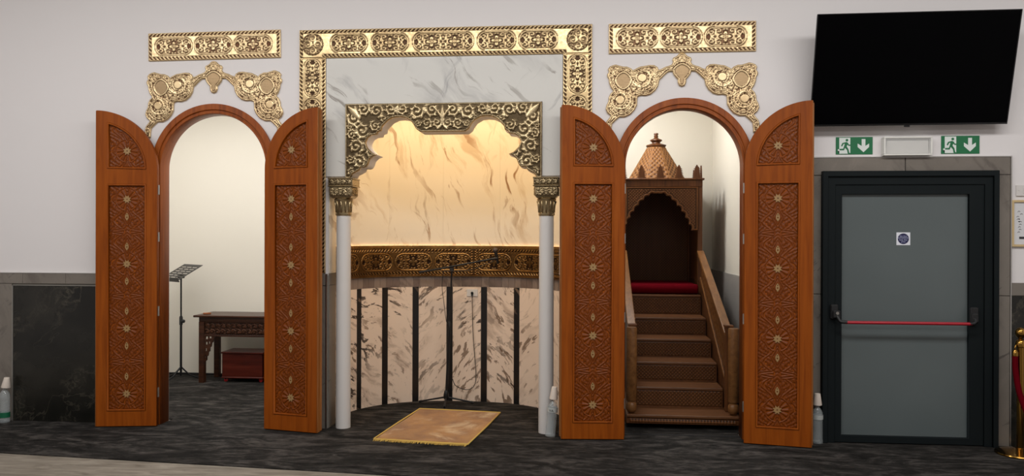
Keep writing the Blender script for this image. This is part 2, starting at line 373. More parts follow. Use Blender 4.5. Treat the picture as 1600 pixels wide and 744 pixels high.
def curved(s0, s1, z0, z1, off0, off1, n=None):
    n = n or max(1, int((s1-s0)/.05)); m = MB()
    for i in range(n+1):
        s = s0+(s1-s0)*i/n
        for off in (off0, off1):
            x, y = nc(s, off)
            for z in (z0, z1): m.v.append((float(x), float(y), z))
    for i in range(n):
        a = i*4; b = a+4                     # 0: back low, 1: back high, 2: front low, 3: front high
        m.f += [(a+2, b+2, b+3, a+3), (a+1, b+1, b, a), (a+3, b+3, b+1, a+1), (a, b, b+2, a+2)]
    m.f += [(0, 2, 3, 1), (n*4+1, n*4+3, n*4+2, n*4)]
    return m
niche = struct(link('wall_niche', curved(0, ST, 0, 3.0, -.08, 0, 90), PLASTER, smooth='auto'))
struct(link('ceiling_niche', MB().box(CX-1.15, CX+1.15, .18, 1.35, 3.0, 3.08), PLASTER))
cr = [(XL+.002, -.80), (XR-.002, -1.78), (XR-.002, -.001)]
cr += [(ARC[0][0]+.463, -.001), (ARC[0][0]+.463, .182), (1.484, .182), (1.484, 3.198), (.002, 3.198), (.002, .182), (ARC[0][0]-.463, .182), (ARC[0][0]-.463, -.001)]
cr += [(CX+NH-.009, -.001), (CX+NH-.009, .181)]+[tuple(float(q) for q in nc(ST*k/60, .013)) for k in range(58, 1, -1)]+[(CX-NH+.009, .181), (CX-NH+.009, -.001)]
cr += [(ARC[1][0]+.463, -.001), (ARC[1][0]+.463, .182), (-2.402, .182), (-2.402, 2.418), (-5.498, 2.418), (-5.498, .182), (ARC[1][0]-.463, .182), (ARC[1][0]-.463, -.001), (XL+.002, -.001)]
cpt = plate('carpet', [cr], -.004, .0035, CARPET); cpt.data.transform(Matrix(((1,0,0,0),(0,0,1,0),(0,-1,0,-.004),(0,0,0,1))))
tag(cpt, 'dark charcoal carpet covering the floor in front of the arches', 'carpet')
sseam = s_at(693, 300)
ups = [0.02, s_at(608,300), sseam, s_at(782,300), ST-.02]
for a, b in zip(ups[:-1], ups[1:]): link('marble_sheet', curved(a+.0004, b-.0004, 1.53, 2.99, .001, .012), NICHEM, niche, smooth='auto')
ZB0, ZB1, ZT0 = 1.235, 1.50, 1.125
# black strips at the photographed places, continued at the same pitch into the hidden ends
sp = [s_at(x) for x in (559.5, 600.5, 649, 702.5, 756.5, 808)]
pitch = (sp[-1]-sp[1])/4; allb = [sp[0]-pitch*2, sp[0]-pitch]+sp+[sp[-1]+pitch, sp[-1]+2*pitch]
allb = [b for b in allb if .06 < b < ST-.06]; hw = .031
edges = [.01]
for b in allb: edges += [b-hw, b+hw]
edges.append(ST-.01)
for i in range(len(edges)-1):
    a, b = edges[i], edges[i+1]
    if i % 2: link('black_strip', curved(a+.001, b-.001, .0, ZT0-.002, .001, .011), BLACKS, niche, smooth='auto')
    else:
        k = i//2-(len(allb)-6)//2
        link('marble_panel', curved(a+.001, b-.001, .0, ZT0-.002, .001, .012), PM2 if k in (3, 4, 6) else PM1, niche, smooth='auto')
nt = int(round((ST-.04)/.068)); tj = [.02+(ST-.04)*i/nt for i in range(nt+1)]
GT = [marble('border_marble', srgb(132, 116, 106), [(srgb(94, 80, 72), .6, 6, 3, .5, .1, .7)], rough=.3, seed=1), marble('border_marble_dark', srgb(112, 96, 88), [(srgb(82, 70, 62), .6, 6, 3, .5, .1, .7)], rough=.3, seed=4)]
random.seed(4)
for a, b in zip(tj[:-1], tj[1:]): link('border_tile', curved(a+.0015, b-.0015, ZT0, ZB0-.006, .001, .013, 1), random.choice(GT), niche)
link('grout_bed', curved(.01, ST-.01, 0, ZB0, .0005, .007), plain('niche_grout', srgb(196, 176, 158), .8), niche)

# ------------------------------------------------------------------ relief patterns
def rope(along, across, w, per=.034):
    """twisted rope moulding, across in -w/2..w/2"""
    return np.clip(.5+1.3*np.sin(2*PI*(along+across*.9)/per), 0, 1)*np.clip(1.9-np.abs(across)/(w/2)*1.5, 0, 1)
def spirals(U, V, cs, bg=.35):
    """scrollwork: each disc (x, z, R, dir, phase) a spiral with bud and leafy rim"""
    best = np.full(U.shape, 9.0); sec = np.full(U.shape, 9.0); H = np.zeros(U.shape)
    for (cx, cz, R, dr, ph) in cs:
        r = np.hypot(U-cx, V-cz)/R; th = np.arctan2(V-cz, U-cx)
        arm = .5+.5*np.cos(th*dr-2*PI*1.35*np.sqrt(np.clip(r, 0, 2))*1.0+ph)
        h = .18+.82*np.clip(arm*1.5-.2, 0, 1)
        h = np.where(r < .24, 1-(r/.24)**2*.5, h); h = np.where((r > .24) & (r < .33), .1, h)
        h = np.where(r > .86, .5+.5*np.cos(th*9*dr+r*12), h); h = np.where((r > .8) & (r < .87), .05, h)
        up_ = r < best; sec = np.where(up_, best, np.minimum(sec, r)); H = np.where(up_, h, H); best = np.where(up_, r, best)
    H = np.where((best > 1.12), np.clip(bg+.5*np.sin((sec-best)*16), 0, 1), H)
    return np.where((best > 1.02) & (best <= 1.12), .04, H)
def splat(U, V, samples, groove=.3, base=.1):
    """modelled strokes: rounded ridges with a fine groove, the highest wins"""
    x0, z0 = U[0,0], V[0,0]; dx = U[0,1]-x0; dz = V[1,0]-z0; H = np.full(U.shape, base); nz, nx = U.shape
    for x, z, r, top in samples:
        i0, i1 = max(0, int((x-r-x0)/dx)), min(nx, int((x+r-x0)/dx)+2); j0, j1 = max(0, int((z-r-z0)/dz)), min(nz, int((z+r-z0)/dz)+2)
        if i0 >= i1 or j0 >= j1: continue
        q = np.hypot(U[j0:j1,i0:i1]-x, V[j0:j1,i0:i1]-z)/r
        h = np.where(q < 1, (base+.15)+(top-base-.15)*np.sqrt(np.clip(1-q*q, 0, 1)), 0)
        H[j0:j1,i0:i1] = np.maximum(H[j0:j1,i0:i1], h)
    return H
def scroll(cx, cz, R, dr, ph, turns=1.35, leaves=6, w=.21, rng=random):
    """an acanthus scroll: tapering spiral ending in a bud, leaves springing from its back"""
    R *= 1.08; out_ = []; N = max(20, int(2*PI*R*turns/.004))
    for k in range(N+1):
        t = k/N; a = ph+dr*2*PI*turns*t; r = R*(.86-.66*t); out_.append((cx+r*math.cos(a), cz+r*math.sin(a), R*w*(1-.35*t), .8))
    out_.append((cx+R*.12*math.cos(a), cz+R*.12*math.sin(a), R*.26, 1.0))
    for q in range(leaves):
        t = .03+q*.62/leaves; a = ph+dr*2*PI*turns*t; r = R*(.86-.66*t); L = R*.5; b = a+dr*.9
        for k in range(9):
            u = k/8; aa = a+dr*(.22*u+.1*u*u); rr = r+L*u*.62
            out_.append((cx+rr*math.cos(aa), cz+rr*math.sin(aa), R*.16*math.sin(PI*min(1, .25+u*.72))+.001, .95))
    return out_
def leafstroke(x0, z0, x1, z1, w, curl=0.0, top=1.0):
    n = 14; dx, dz = x1-x0, z1-z0; o = []
    for k in range(n+1):
        u = k/n; o.append((x0+dx*u-dz*curl*u*u, z0+dz*u+dx*curl*u*u, w*math.sin(PI*(.12+.85*u))+.0008, top))
    return o
def mirror(S_): return S_+[(-x, z, r, t) for x, z, r, t in S_]
_cc = {}
def cart_cache(u, v, L, b):
    """the cartouche arabesque, carved once on its own fine grid and looked up"""
    key = (round(L, 4), round(b, 4))
    if key not in _cc:
        gu, gv = np.meshgrid(np.arange(0, L/2+.004, .002), np.arange(0, b+.004, .002)); S_ = []
        S_ += scroll(L*.155, b*.56, b*.40, 1, -2.2, 1.2, 4, .2)+scroll(L*.33, b*.50, b*.42, -1, 2.6, 1.2, 4, .2)
        S_ += leafstroke(L*.13, b*.02, L*.24, b*.10, b*.12, .2)+leafstroke(L*.36, b*.02, L*.25, b*.10, b*.12, -.2)+leafstroke(L*.24, b*.12, L*.24, b*.62, b*.09, .1)
        S_ += leafstroke(L*.40, b*.45, L*.455, b*.12, b*.10, .25)+leafstroke(L*.03, b*.62, L*.03, b*.93, b*.10, 0)
        _cc[key] = splat(gu, gv, S_, base=.12)
    G = _cc[key]; iu = np.clip((np.abs(u)/.002).astype(int), 0, G.shape[1]-1); iv = np.clip((np.abs(v)/.002).astype(int), 0, G.shape[0]-1)
    return G[iv, iu]
def cartouche(u, v, L, b):
    """stadium cartouche centred on 0,0: inside arabesque, outside plain polished ground"""
    a = L/2-b; du = np.maximum(np.abs(u)-a, 0); sd = np.hypot(du, v)-b
    au, av = np.abs(u), np.abs(v); r = np.hypot(u, v); th = np.arctan2(v, u)
    H = cart_cache(u, v, L, b)
    H = np.where(r < b*.60*(np.abs(np.cos(2*th))**.7)+b*.1, .0, H)
    pet = b*.54*(np.abs(np.cos(2*th))**.7)
    H = np.where(r < pet, 1, H); H = np.where(r < pet*.5, .4, H); H = np.where(r < b*.1, 1, H)
    H = np.where(np.abs(au-(a+b*.60))+av*.8 < b*.24, .0, H)
    H = np.where(sd > -b*.16, .92, H); H = np.where((sd > -b*.2) & (sd < -b*.14), .1, H)
    H = np.where((sd > 0) & (sd < b*.07), .15, H); H = np.where(sd >= b*.07, .95, H)
    return H
def band(L, Hh, cents, cl, border=.028, clipu=None):
    """cartouche band: u in 0..L, v in 0..Hh with rope borders"""
    def f(U, V):
        H = np.full(U.shape, .95); b = (Hh-2*border)/2-.006; v = V-Hh/2
        for c in cents:
            m = np.abs(U-c) < cl/2+.004
            if clipu:
                for (lo, hi, cc) in clipu:
                    if cc == c: m &= (U >= lo) & (U <= hi)
            H = np.where(m, cartouche(U-c, v, cl, b), H)
        return H
    return f
def roped(H0, x0, x1, z0, z1, rw=.022, rim=.008, sides='LRTB'):
    def f(U, V):
        H = H0(U, V); D_ = {'L': U-x0, 'R': x1-U, 'B': V-z0, 'T': z1-V}
        for s in sides:
            d = D_[s]; al = V if s in 'LR' else U
            H = np.where(d < rim+rw+.006, .95, H)
        for s in sides:
            d = D_[s]; al = V if s in 'LR' else U
            ok = (d > rim) & (d < rim+rw)
            for t in sides:
                if t != s: ok &= D_[t] > rim+(0 if t in 'LR' else 0)
            H = np.where(ok, rope(al, d-rim-rw/2, rw), H)
        return H
    return f

# ------------------------------------------------------------------ two rectangular brass panels over the arches
def brass_panel(corn, label):
    P = [at(*c, -.012) for c in corn]        # tl tr br bl
    x0 = (P[0][0]+P[3][0])/2; x1 = (P[1][0]+P[2][0])/2; z0 = (P[2][1]+P[3][1])/2; z1 = (P[0][1]+P[1][1])/2
    W_, Hh = x1-x0, z1-z0; tilt = math.atan2((P[1][1]-P[0][1]+P[2][1]-P[3][1])/2, W_)
    t = thing('embossed_plaque', label, 'wall ornament', (x0, -.0, z0)); t.rotation_euler = (0, -tilt, 0)
    link('backing_plate', MB().box(0, W_, -.0125, -.001, 0, Hh), BRASSP, t, bevel=.001)
    cs = [W_*.195, W_*.495, W_*.795]
    relief('relief_sheet', 0, W_, 0, Hh, .0042, roped(band(W_, Hh, cs, W_*.285, .036), 0, W_, 0, Hh), BRASSP, t, y=-.0125, depth=.006)
    return t
brass_panel([(231,53),(438,47.5),(439,90.5),(233,97)], 'long rectangular embossed brass panel above the left arched doorway')
brass_panel([(951,38),(1181.5,32),(1181.5,80.5),(951.5,84)], 'long rectangular embossed brass panel above the right arched doorway, beside the television')

# ------------------------------------------------------------------ scalloped brass spandrel ornaments
oc = [(628,113),(604,121),(590,138),(576,146),(560,152),(553,170),(560,185),(548,205),(525,215),(500,222),(470,238),(447,246),(440,225),(415,210),(380,208),(340,215),(300,222),(270,238),(248,250),
      (235,235),(205,222),(170,220),(140,212),(115,205),(95,210),(70,220),(55,240),(62,262),(50,280),(50,300),(62,322),(65,350),(78,385),(97,410),(75,430),(62,460),(60,490),(45,520),(38,550),(50,580),(78,603),
      (60,628),(45,645),(38,665),(34,700),(50,740),(84,740),(84,705),(90,665),(115,640),(145,613),(190,612),(235,590),(265,555),(282,520),(283,480),(287,455),(310,445),(350,447),(390,435),(425,405),(445,370),(455,325),
      (470,312),(500,282),(525,262),(555,258),(562,282),(580,305),(596,322),(596,345),(605,368),(628,378)]
ohalf = []
for x, y in oc:
    X, Z = at(940+x/4.96, 60+y/4.96); X0 = at(940+628/4.96, 60+y/4.96)[0]; ohalf.append((X-X0, Z))
def ok_(x, y): X, Z = at(940+x/4.96, 60+y/4.96); return X-at(940+628/4.96, 60+y/4.96)[0], Z
ohalf = [(min(x, 0), z) for x, z in ohalf]
opoly = ohalf+[(-x, z) for x, z in ohalf[-2:0:-1]]
m1, m2, m3, m4 = ok_(175,330), ok_(320,310), ok_(150,480), ok_(628,265)
def orn_H(U, V):
    d = sdist(-np.abs(U), V, opoly); random.seed(5); S_ = []
    for (c, R_, dr, ph) in ((m2, .088, 1, 2.4), (m3, .085, -1, .6)):
        N = 90
        for k in range(N):
            t = k/N; a_ = ph+dr*2*PI*1.5*t; r_ = R_*(1-.62*t); S_.append((c[0]+r_*math.cos(a_), c[1]+r_*math.sin(a_), .0062, 1.0))
    for q in range(1500):
        x = random.uniform(min(p[0] for p in opoly), 0); z = random.uniform(min(p[1] for p in opoly), max(p[1] for p in opoly)); a_ = random.uniform(0, 6.28); c_ = random.choice((-1.6, 1.6))
        for k in range(7): S_.append((x+.011*math.cos(a_+c_*k/6*2)-.0, z+.011*math.sin(a_+c_*k/6*2), .0036, .78))
    H = splat(U, V, mirror(S_), base=.12); H = np.where(np.abs(d-.036) < .0035, 1, np.where(np.abs(d-.036) < .007, .1, H))
    for (cx, cz, sx, sz) in ((m1[0], m1[1], .058, .062), (0, m4[1], .068, .062)):
        x = (-np.abs(U)-cx)/sx; z = (V-cz)/sz
        if cx == 0: z = np.where(z < 0, z*.62, z)
        r = (np.abs(x)**1.6+np.abs(z)**1.6)**(1/1.6)
        H = np.where(r < 1, .30+.08*np.sin(V*900), H); H = np.where((r >= 1) & (r < 1.2), 1, H); H = np.where((r >= 1.2) & (r < 1.3), .05, H)
    for (cx, cz) in (m2, m3):
        r = np.hypot(-np.abs(U)-cx, V-cz); H = np.where(r < .034, 1, H); H = np.where((r > .034) & (r < .04), .05, H)
    H = np.where(d < .014, 1, H); H = np.where((d > .014) & (d < .019), .1, H)
    return H
def spandrel(cx, label, tilt=0, dz=0):
    t = thing('brass_spandrel_ornament', label, 'wall ornament', (cx, 0, dz)); t.rotation_euler = (0, tilt, 0)
    plate('backing_plate', [opoly], -.014, -.001, BRASSP, t, bevel=.003)
    z = [p[1] for p in opoly]; x = [p[0] for p in opoly]
    relief('relief_sheet', min(x), max(x), min(z), max(z), .0042, orn_H, BRASSP, t, y=-.0142, depth=.006, poly=opoly, edge=.008)
spandrel(.763, 'scalloped brass scrollwork ornament crowning the right arched doorway')
spandrel(-3.165, 'scalloped brass scrollwork ornament crowning the left arched doorway')

# ------------------------------------------------------------------ great brass frame
FX0, FX1, FZ1, IX0, IX1, IZ1 = -2.412, .042, 3.352, -2.184, -.194, 3.112
ft = thing('embossed_surround', 'large embossed brass frame around the white marble surround of the prayer niche', 'frame', (CX, 0, 0))
fl = lambda p: [(x-CX, z) for x, z in p]
plate('backing_frame', [fl([(FX0,1.305),(FX0,FZ1),(FX1,FZ1),(FX1,1.305),(IX1,1.305),(IX1,IZ1),(IX0,IZ1),(IX0,1.305)])], -.016, -.001, BRASS, ft, bevel=.002)
hh = FZ1-IZ1; pcs = [546, 610, 675, 711, 776, 841]; cc = [at(p, 66)[0]-CX for p in pcs]; sm = at(693, 66)[0]-CX
x0, x1 = FX0-CX, FX1-CX
corner = lambda U, V, cx, cz: spirals(U, V, [(cx-.04, cz, .05, 1, 0), (cx+.04, cz+.0, .05, -1, 2), (cx, cz+.055, .04, 1, 1), (cx, cz-.05, .045, 1, 1)], .3)
def topH(U, V):
    cl = .318; v = V-IZ1
    f = band(x1-x0, hh, cc, cl, .034, clipu=[(-9, sm, cc[2]), (sm, 9, cc[3])])
    H = f(U, v)
    for cx in (x0+.115, x1-.115):
        r = np.hypot(U-cx, V-(IZ1+.115)); k = corner(U, V, cx, IZ1+.115); k = np.where(r > .092, .95, k); k = np.where((r > .084) & (r < .09), .1, k); H = np.where(np.abs(U-cx) < .1, k, H)
    d1 = FZ1-V; H = np.where((d1 > .006) & (d1 < .03), rope(U, d1-.018, .022), np.where(d1 < .036, .95, H))
    d2 = V-IZ1; inn = (U > IX0-CX-.03) & (U < IX1-CX+.03)
    H = np.where(inn & (d2 < .038), .95, H); H = np.where(inn & (d2 > .008) & (d2 < .032), rope(U, d2-.02, .022), H)
    for d in (U-x0, x1-U): H = np.where((d > .006) & (d < .03) & (d1 > .012), rope(V, d-.018, .022), np.where(d < .006, .95, H))
    return np.where(np.abs(U-sm) < .0025, .1, H)
relief('top_relief', x0, x1, IZ1, FZ1, .0042, topH, BRASS, ft, y=-.016, depth=.006)
def sideH(a, b):
    w = b-a
    def f(U, V):
        H = np.full(U.shape, .95); v = U-(a+b)/2; u = V-(IZ1-.165)
        k = np.round(u/.335); H = cartouche(u-k*.335, v, .318, w/2-.042)
        for d in (U-a, b-U): H = np.where((d > .006) & (d < .03), rope(V, d-.018, .022), np.where(d < .036, .95, H))
        return H
    return f
for a, b in ((FX0-CX, IX0-CX), (IX1-CX, FX1-CX)):
    relief('side_relief', a, b, 1.31, IZ1-.001, .0045, sideH(a, b), BRASS, ft, y=-.016, depth=.006)

# ------------------------------------------------------------------ white marble surround (behind the gold arch)
PX0, PX1, PZ0, PZ1 = -2.010, -.366, 2.10, 2.722
st = thing('marble_surround', 'veined white marble surround between the brass frame and the brass arch panel', 'marble panel', (0, 0, 0))
plate('marble_slab', [[(IX0+.003,2.118),(IX0+.003,IZ1-.003),(IX1-.003,IZ1-.003),(IX1-.003,2.118),(PX1+.004,2.118),(PX1+.004,PZ1+.004),(PX0-.004,PZ1+.004),(PX0-.004,2.118)]], -.014, -.001, WMARB, st, bevel=.001)

# ------------------------------------------------------------------ lobed brass arch panel
ap = [(PX0,PZ0),(PX0,PZ1),(PX1,PZ1),(PX1,PZ0)]+[(x, z) for x, z in lobes[::-1]]
ap = [(x-CX, z-PZ0) for x, z in ap]
gt = thing('brass_arch_panel', 'deeply embossed brass scrollwork panel with a lobed arch cut out, over the niche', 'wall ornament', (CX, 0, PZ0))
plate('backing_plate', [ap], -.034, -.001, BRASSD, gt, bevel=.004)
random.seed(11)
W2 = (PX1-PX0)/2; HT = PZ1-PZ0; SS = []
for a_ in ((-.745,.50,.062,1,2.6),(-.665,.575,.055,-1,1.0),(-.555,.56,.062,1,-1.2),(-.435,.575,.052,-1,.2),(-.335,.575,.05,1,2.6),(-.215,.555,.064,-1,.4),(-.085,.565,.060,1,2.2),
           (-.675,.40,.068,-1,-.6),(-.565,.435,.046,1,2.),(-.765,.365,.04,1,1.),(-.73,.265,.066,1,-.9),(-.61,.315,.05,-1,1.4),(-.775,.16,.04,-1,.4),(-.70,.135,.062,-1,2.4),(-.60,.215,.048,1,.2),(-.545,.255,.03,-1,2.),
           (-.13,.455,.046,1,-2.),(-.045,.46,.042,-1,.6),(-.205,.455,.03,-1,.4),(-.765,.05,.035,1,1.4),(-.49,.495,.035,-1,.4),(-.64,.11,.03,1,2),(-.78,.43,.028,1,0),(-.27,.49,.03,1,0)):
    SS += scroll(*a_)
SS += leafstroke(-.70,.50,-.80,.605,.030,.0)+leafstroke(-.70,.50,-.76,.60,.016,-.2,.7)+leafstroke(-.375,.60,-.375,.52,.014)
for k_ in range(8): SS += leafstroke(-.385+.024*math.cos(k_*PI/4)*.3, .565+.024*math.sin(k_*PI/4)*.3, -.385+.03*math.cos(k_*PI/4), .565+.03*math.sin(k_*PI/4), .007)
SS += leafstroke(0,.44,0,.60,.018)+leafstroke(-.01,.50,-.06,.62,.012,.3)+leafstroke(-.01,.43,-.06,.40,.012,.3)
def archH(U, V):
    H = splat(U, V, mirror(SS), base=.16); d = sdist(U, V, ap)
    H = np.where(d < .011, 1, H); return np.where((d > .011) & (d < .0155), .12, H)
relief('relief_sheet', -W2, W2, 0, HT, .004, archH, BRASSD, gt, y=-.034, depth=.016, poly=ap, edge=.010)

# ------------------------------------------------------------------ columns
def column(cx, cy, label):
    t = thing('column', label, 'column', (cx, cy, 0), 0, None)
    link('shaft', MB().lathe([(.062, 0), (.0615, 1.0), (.060, 1.79)], seg=32), WHITEP, t, smooth='auto')
    nk = link('capital_neck', MB().lathe([(.064,1.79),(.068,1.80),(.068,1.812),(.062,1.818),(.064,1.87),(.076,1.915),(.082,1.925),(.074,1.934)], seg=16), BRASSD, t, smooth='auto')
    f = MB()
    for k in range(12):
        a = 2*PI*k/12; f.tube([(.064*math.cos(a), .064*math.sin(a), 1.818), (.067*math.cos(a), .067*math.sin(a), 1.87), (.078*math.cos(a), .078*math.sin(a), 1.912)], .007, 6)
    link('fluting', f, BRASSD, nk, smooth=True)
    cb = link('capital_block', MB().lathe([(.078*1.414,1.934),(.092*1.414,1.955),(.096*1.414,1.985),(.094*1.414,2.03)], seg=4, rot=PI/4), BRASSD, t, bevel=.006)
    for q in range(4):
        o = relief('block_relief', -.085, .085, 1.955, 2.026, .0035, lambda U, V: spirals(np.abs(U), V, [(.03,1.985,.025,1,0),(.068,2.0,.022,-1,1),(.05,1.966,.016,1,2),(0,2.015,.014,1,0)], .4), BRASSD, cb, y=-.0935, depth=.008)
        o.rotation_euler = (0, 0, q*PI/2)
    ab = link('abacus', MB().box(-.108, .108, -.104, .12, 2.03, 2.042).box(-.103, .103, -.100, .115, 2.042, 2.094).box(-.108, .108, -.104, .12, 2.094, 2.106), BRASSD, t, bevel=.004)
    relief('abacus_relief', -.1, .1, 2.045, 2.092, .0035, lambda U, V: spirals(((U+.1) % .05), V, [(.025,2.068,.021,1,0)], .4), BRASSD, ab, y=-.1005, depth=.006)
    return t
column(-2.045, .045, 'white round column with a brass capital on the left of the niche opening')
column(-.328, .045, 'white round column with a brass capital on the right of the niche opening')

# brass band round the niche wall
gb = thing('niche_brass_band', 'curved embossed brass band running round the niche wall behind the microphone', 'wall ornament', (0, 0, 0))
link('band_backing', curved(.02, ST-.02, ZB0, ZB1, .0125, .022), BRASSN, gb)
link('band_lip', curved(.02, ST-.02, ZB1, ZB1+.014, .0125, .034).mesh('lip'), BRASSN, gb); link('band_lip', curved(.02, ST-.02, ZB0-.008, ZB0, .0135, .034).mesh('lip'), BRASSN, gb)
ss_ = s_at(741, 410)
def bandH(U, V):
    hb = ZB1-ZB0; v = V-ZB0-hb/2; u = U-ss_; s_ = np.abs(u)-.205; k = np.round(s_/.40)
    H = cartouche(s_-k*.40, v, .375, hb/2-.048); dv = hb/2-np.abs(v)
    H = np.where(H > .93, .45, H)
    H = np.where((dv > .01) & (dv < .034), rope(U, dv-.022, .024), np.where(dv < .042, .6, H))
    return np.where(np.abs(u) < .012, .3, np.where(np.abs(u) < .035, .5+.5*np.sin(V*260)*np.sign(np.sin(U*180)), H))
def bandbend(U, h, V): X, Y = nc(U, .022+h); return X, Y, V
relief('relief_sheet', .03, ST-.03, ZB0, ZB1, .0048, bandH, BRASSN, gb, depth=.008, bend=bandbend)
# warm LED strip lying on the ledge above the brass band
led = NT('warm_led'); led.col((1,.7,.4,1)); led.b.inputs['Emission Color'].default_value = (1, .62, .28, 1); led.b.inputs['Emission Strength'].default_value = 8.0
link('added_strip_screen', curved(.02, ST-.02, ZB1+.014, ZB1+.027, .029, .034).mesh('rim'), BRASSN, gb)  # upstand added to hide the glowing strip from view
tag(link('led_strip', curved(.05, ST-.05, ZB1+.0145, ZB1+.0185, .014, .024), led.m), 'thin warm light strip lying on the ledge on top of the niche brass band', 'light strip')

# ------------------------------------------------------------------ arch frames of the doorways (setting)
def u_loop(cx, ro, ri, zs=2.19, z0=.0):
    return [(cx-ro, z0)]+[(cx-ro, zs)]+arc(cx, zs, ro, 180, 0, 48)[1:-1]+[(cx+ro, zs), (cx+ro, z0), (cx+ri, z0), (cx+ri, zs)]+arc(cx, zs, ri, 0, 180, 48)[1:-1]+[(cx-ri, zs), (cx-ri, z0)]
for i, (cx, zs) in enumerate(ARC):
    w = struct(plate('trim_%d' % (i+1), [u_loop(cx, .550, .497)], -.034, -.001, FWOOD, bevel=.006))
    plate('casing_step', [u_loop(cx, .499, .482)], -.022, -.001, FWOOD, w, bevel=.003)
    plate('jamb_lining', [u_loop(cx, .4835, .4655)], -.03, .12, FWOOD, w, bevel=.004)

# ------------------------------------------------------------------ carved door leaves
LW, ZS = .50, 2.165
def leaf_meshes(flip):
    root = bpy.data.objects.new('door_leaf', None); COL.objects.link(root); th = .046
    outl = [(0,0),(LW,0),(LW,ZS+LW)]+arc(LW, ZS, LW, 90, 180, 40)[1:]
    hi = [(.09,.13),(.41,.13),(.41,2.045),(.09,2.045)]
    ho = [(.09,2.175),(.41,2.175)]+arc(LW, ZS, .41, 90+math.degrees(math.asin(.09/.41)), 179, 26)
    ho = [(x, max(z, 2.175)) for x, z in ho]
    plate('core_board', [outl], -th+.014, 0, OWOOD, root, bevel=.001, flip=flip)
    plate('leaf_frame', [outl, hi, ho], -th-.002, -th+.0145, OWOOD, root, bevel=.003, flip=flip)
    sc_ = lambda L, d: [(x+(d if x < .25 else -d), z+(d if z < (1.1 if z < 2.1 else 2.3) else -d)) for x, z in L]
    hi2 = [(.103,.143),(.397,.143),(.397,2.032),(.103,2.032)]
    ho2 = [(.103,2.188),(.397,2.188)]+[(x, max(z, 2.188)) for x, z in arc(LW, ZS, .397, 90+math.degrees(math.asin(.103/.397)), 178, 26)]
    plate('panel_moulding', [hi, hi2], -th-.008, -th+.016, OWOOD, root, bevel=.004, flip=flip)
    plate('panel_moulding', [ho, ho2], -th-.008, -th+.016, OWOOD, root, bevel=.004, flip=flip)
    RZ = [1.917, 1.371, .825, .273]
    def pat(U, V, zc):
        """eight-fold ray rosettes, lens medallions and S-scroll strapwork, mirrored on the centre line"""
        x = U-.25; ax = np.abs(x); H = np.zeros(U.shape)
        s = V-zc[0]; 
        wv = .045*np.sin(2*PI*s/.273)
        H = .5+.5*np.cos((ax+wv)*2*PI/.042)*np.cos((s+.35*ax)*2*PI/.068)
        H = np.maximum(H, np.clip(1.1-np.abs(ax-.075-.038*np.cos(2*PI*s/.182))/.011, 0, 1))
        H = np.where(np.abs(np.abs(ax-.075-.038*np.cos(2*PI*s/.182))-.016) < .004, 0, H)
        for z in zc:
            r = np.hypot(x, V-z); th_ = np.arctan2(V-z, x)
            ray_ = .5+.5*np.cos(th_*12); H = np.where(r < .085, np.clip(ray_*1.2*(r > .03), 0, 1), H); H = np.where((r > .085) & (r < .092), 0, H); H = np.where((r > .092) & (r < .1), 1, H)
            for sg in (-1, 1):
                q = (np.abs(x)/.034)+(np.abs(V-z-sg*.147)/.062)
                H = np.where(q < 1, .8, np.where(q < 1.15, 0, np.where(q < 1.4, 1, np.where(q < 1.5, 0, H))))
            zz = np.abs(V-z-.273); H = np.where((zz < .028) & (ax > .03) & (ax < .12), .5+.5*np.cos((zz+ax*.15)*2*PI/.018), H)
        return H
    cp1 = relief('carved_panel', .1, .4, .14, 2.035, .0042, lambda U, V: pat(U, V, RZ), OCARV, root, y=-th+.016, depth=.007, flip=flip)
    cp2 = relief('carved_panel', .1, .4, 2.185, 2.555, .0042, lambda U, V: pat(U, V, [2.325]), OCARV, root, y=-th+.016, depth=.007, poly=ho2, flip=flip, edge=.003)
    fx = -1 if flip else 1
    def star(R1, R2, n, cx, cz): return [(cx+(R1 if k % 2 else R2)*math.cos(PI*k/n), cz+(R1 if k % 2 else R2)*math.sin(PI*k/n)) for k in range(2*n)]
    ros = plate('star_inlay', [star(.037, .021, 8, 0, 0), arc(0, 0, .005, 0, 330, 11)], -.003, 0, INLAY, cp1, loc=(fx*.25, -th+.0085, RZ[0]))
    alm = plate('almond_inlay', [[(0,-.034),(.013,-.014),(.015,0),(.013,.014),(0,.034),(-.013,.014),(-.015,0),(-.013,-.014)], [(0,-.014),(-.007,-.004),(0,.004),(.007,-.004)], [(0,.01),(-.005,.016),(0,.023),(.005,.016)]], -.003, 0, INLAY, cp1, loc=(fx*.25, -th+.0075, RZ[0]-.147))
    for z in RZ[1:]+[2.325]:
        c = ros.copy(); COL.objects.link(c); c.location = (fx*.25, -th+.0085, z); c.parent = cp2 if z > 2.2 else cp1
    for z in [RZ[1]+.147, RZ[1]-.147, RZ[2]+.147, RZ[2]-.147, RZ[3]+.147]:
        c = alm.copy(); COL.objects.link(c); c.location = (fx*.25, -th+.0075, z)
    link('astragal', MB().box(LW-.004, LW+.014, -.012, .012, .012, ZS+LW-.014).mesh('astragal', flip), EDGE, root, bevel=.002)
    link('free_edge', MB().box(LW, LW+.004, -th, -.001, .002, ZS+LW-.004).mesh('edge', flip), EDGE, root)
    for z in (.28, .97, 1.6, 2.0): link('hinge', MB().lathe([(.0065, -.04), (.0065, .04)], (-.004, -.02, z), 10).box(-.003, .001, -.03, 0, z-.04, z+.04).mesh('hinge', flip), STEEL, root)
    return root
def copy_leaf(src):
    r = src.copy(); COL.objects.link(r)
    for ch in src.children:
        c = ch.copy(); COL.objects.link(c); c.parent = r
        for g in ch.children: d = g.copy(); COL.objects.link(d); d.parent = c
    return r
LR = leaf_meshes(False); LL = leaf_meshes(True)
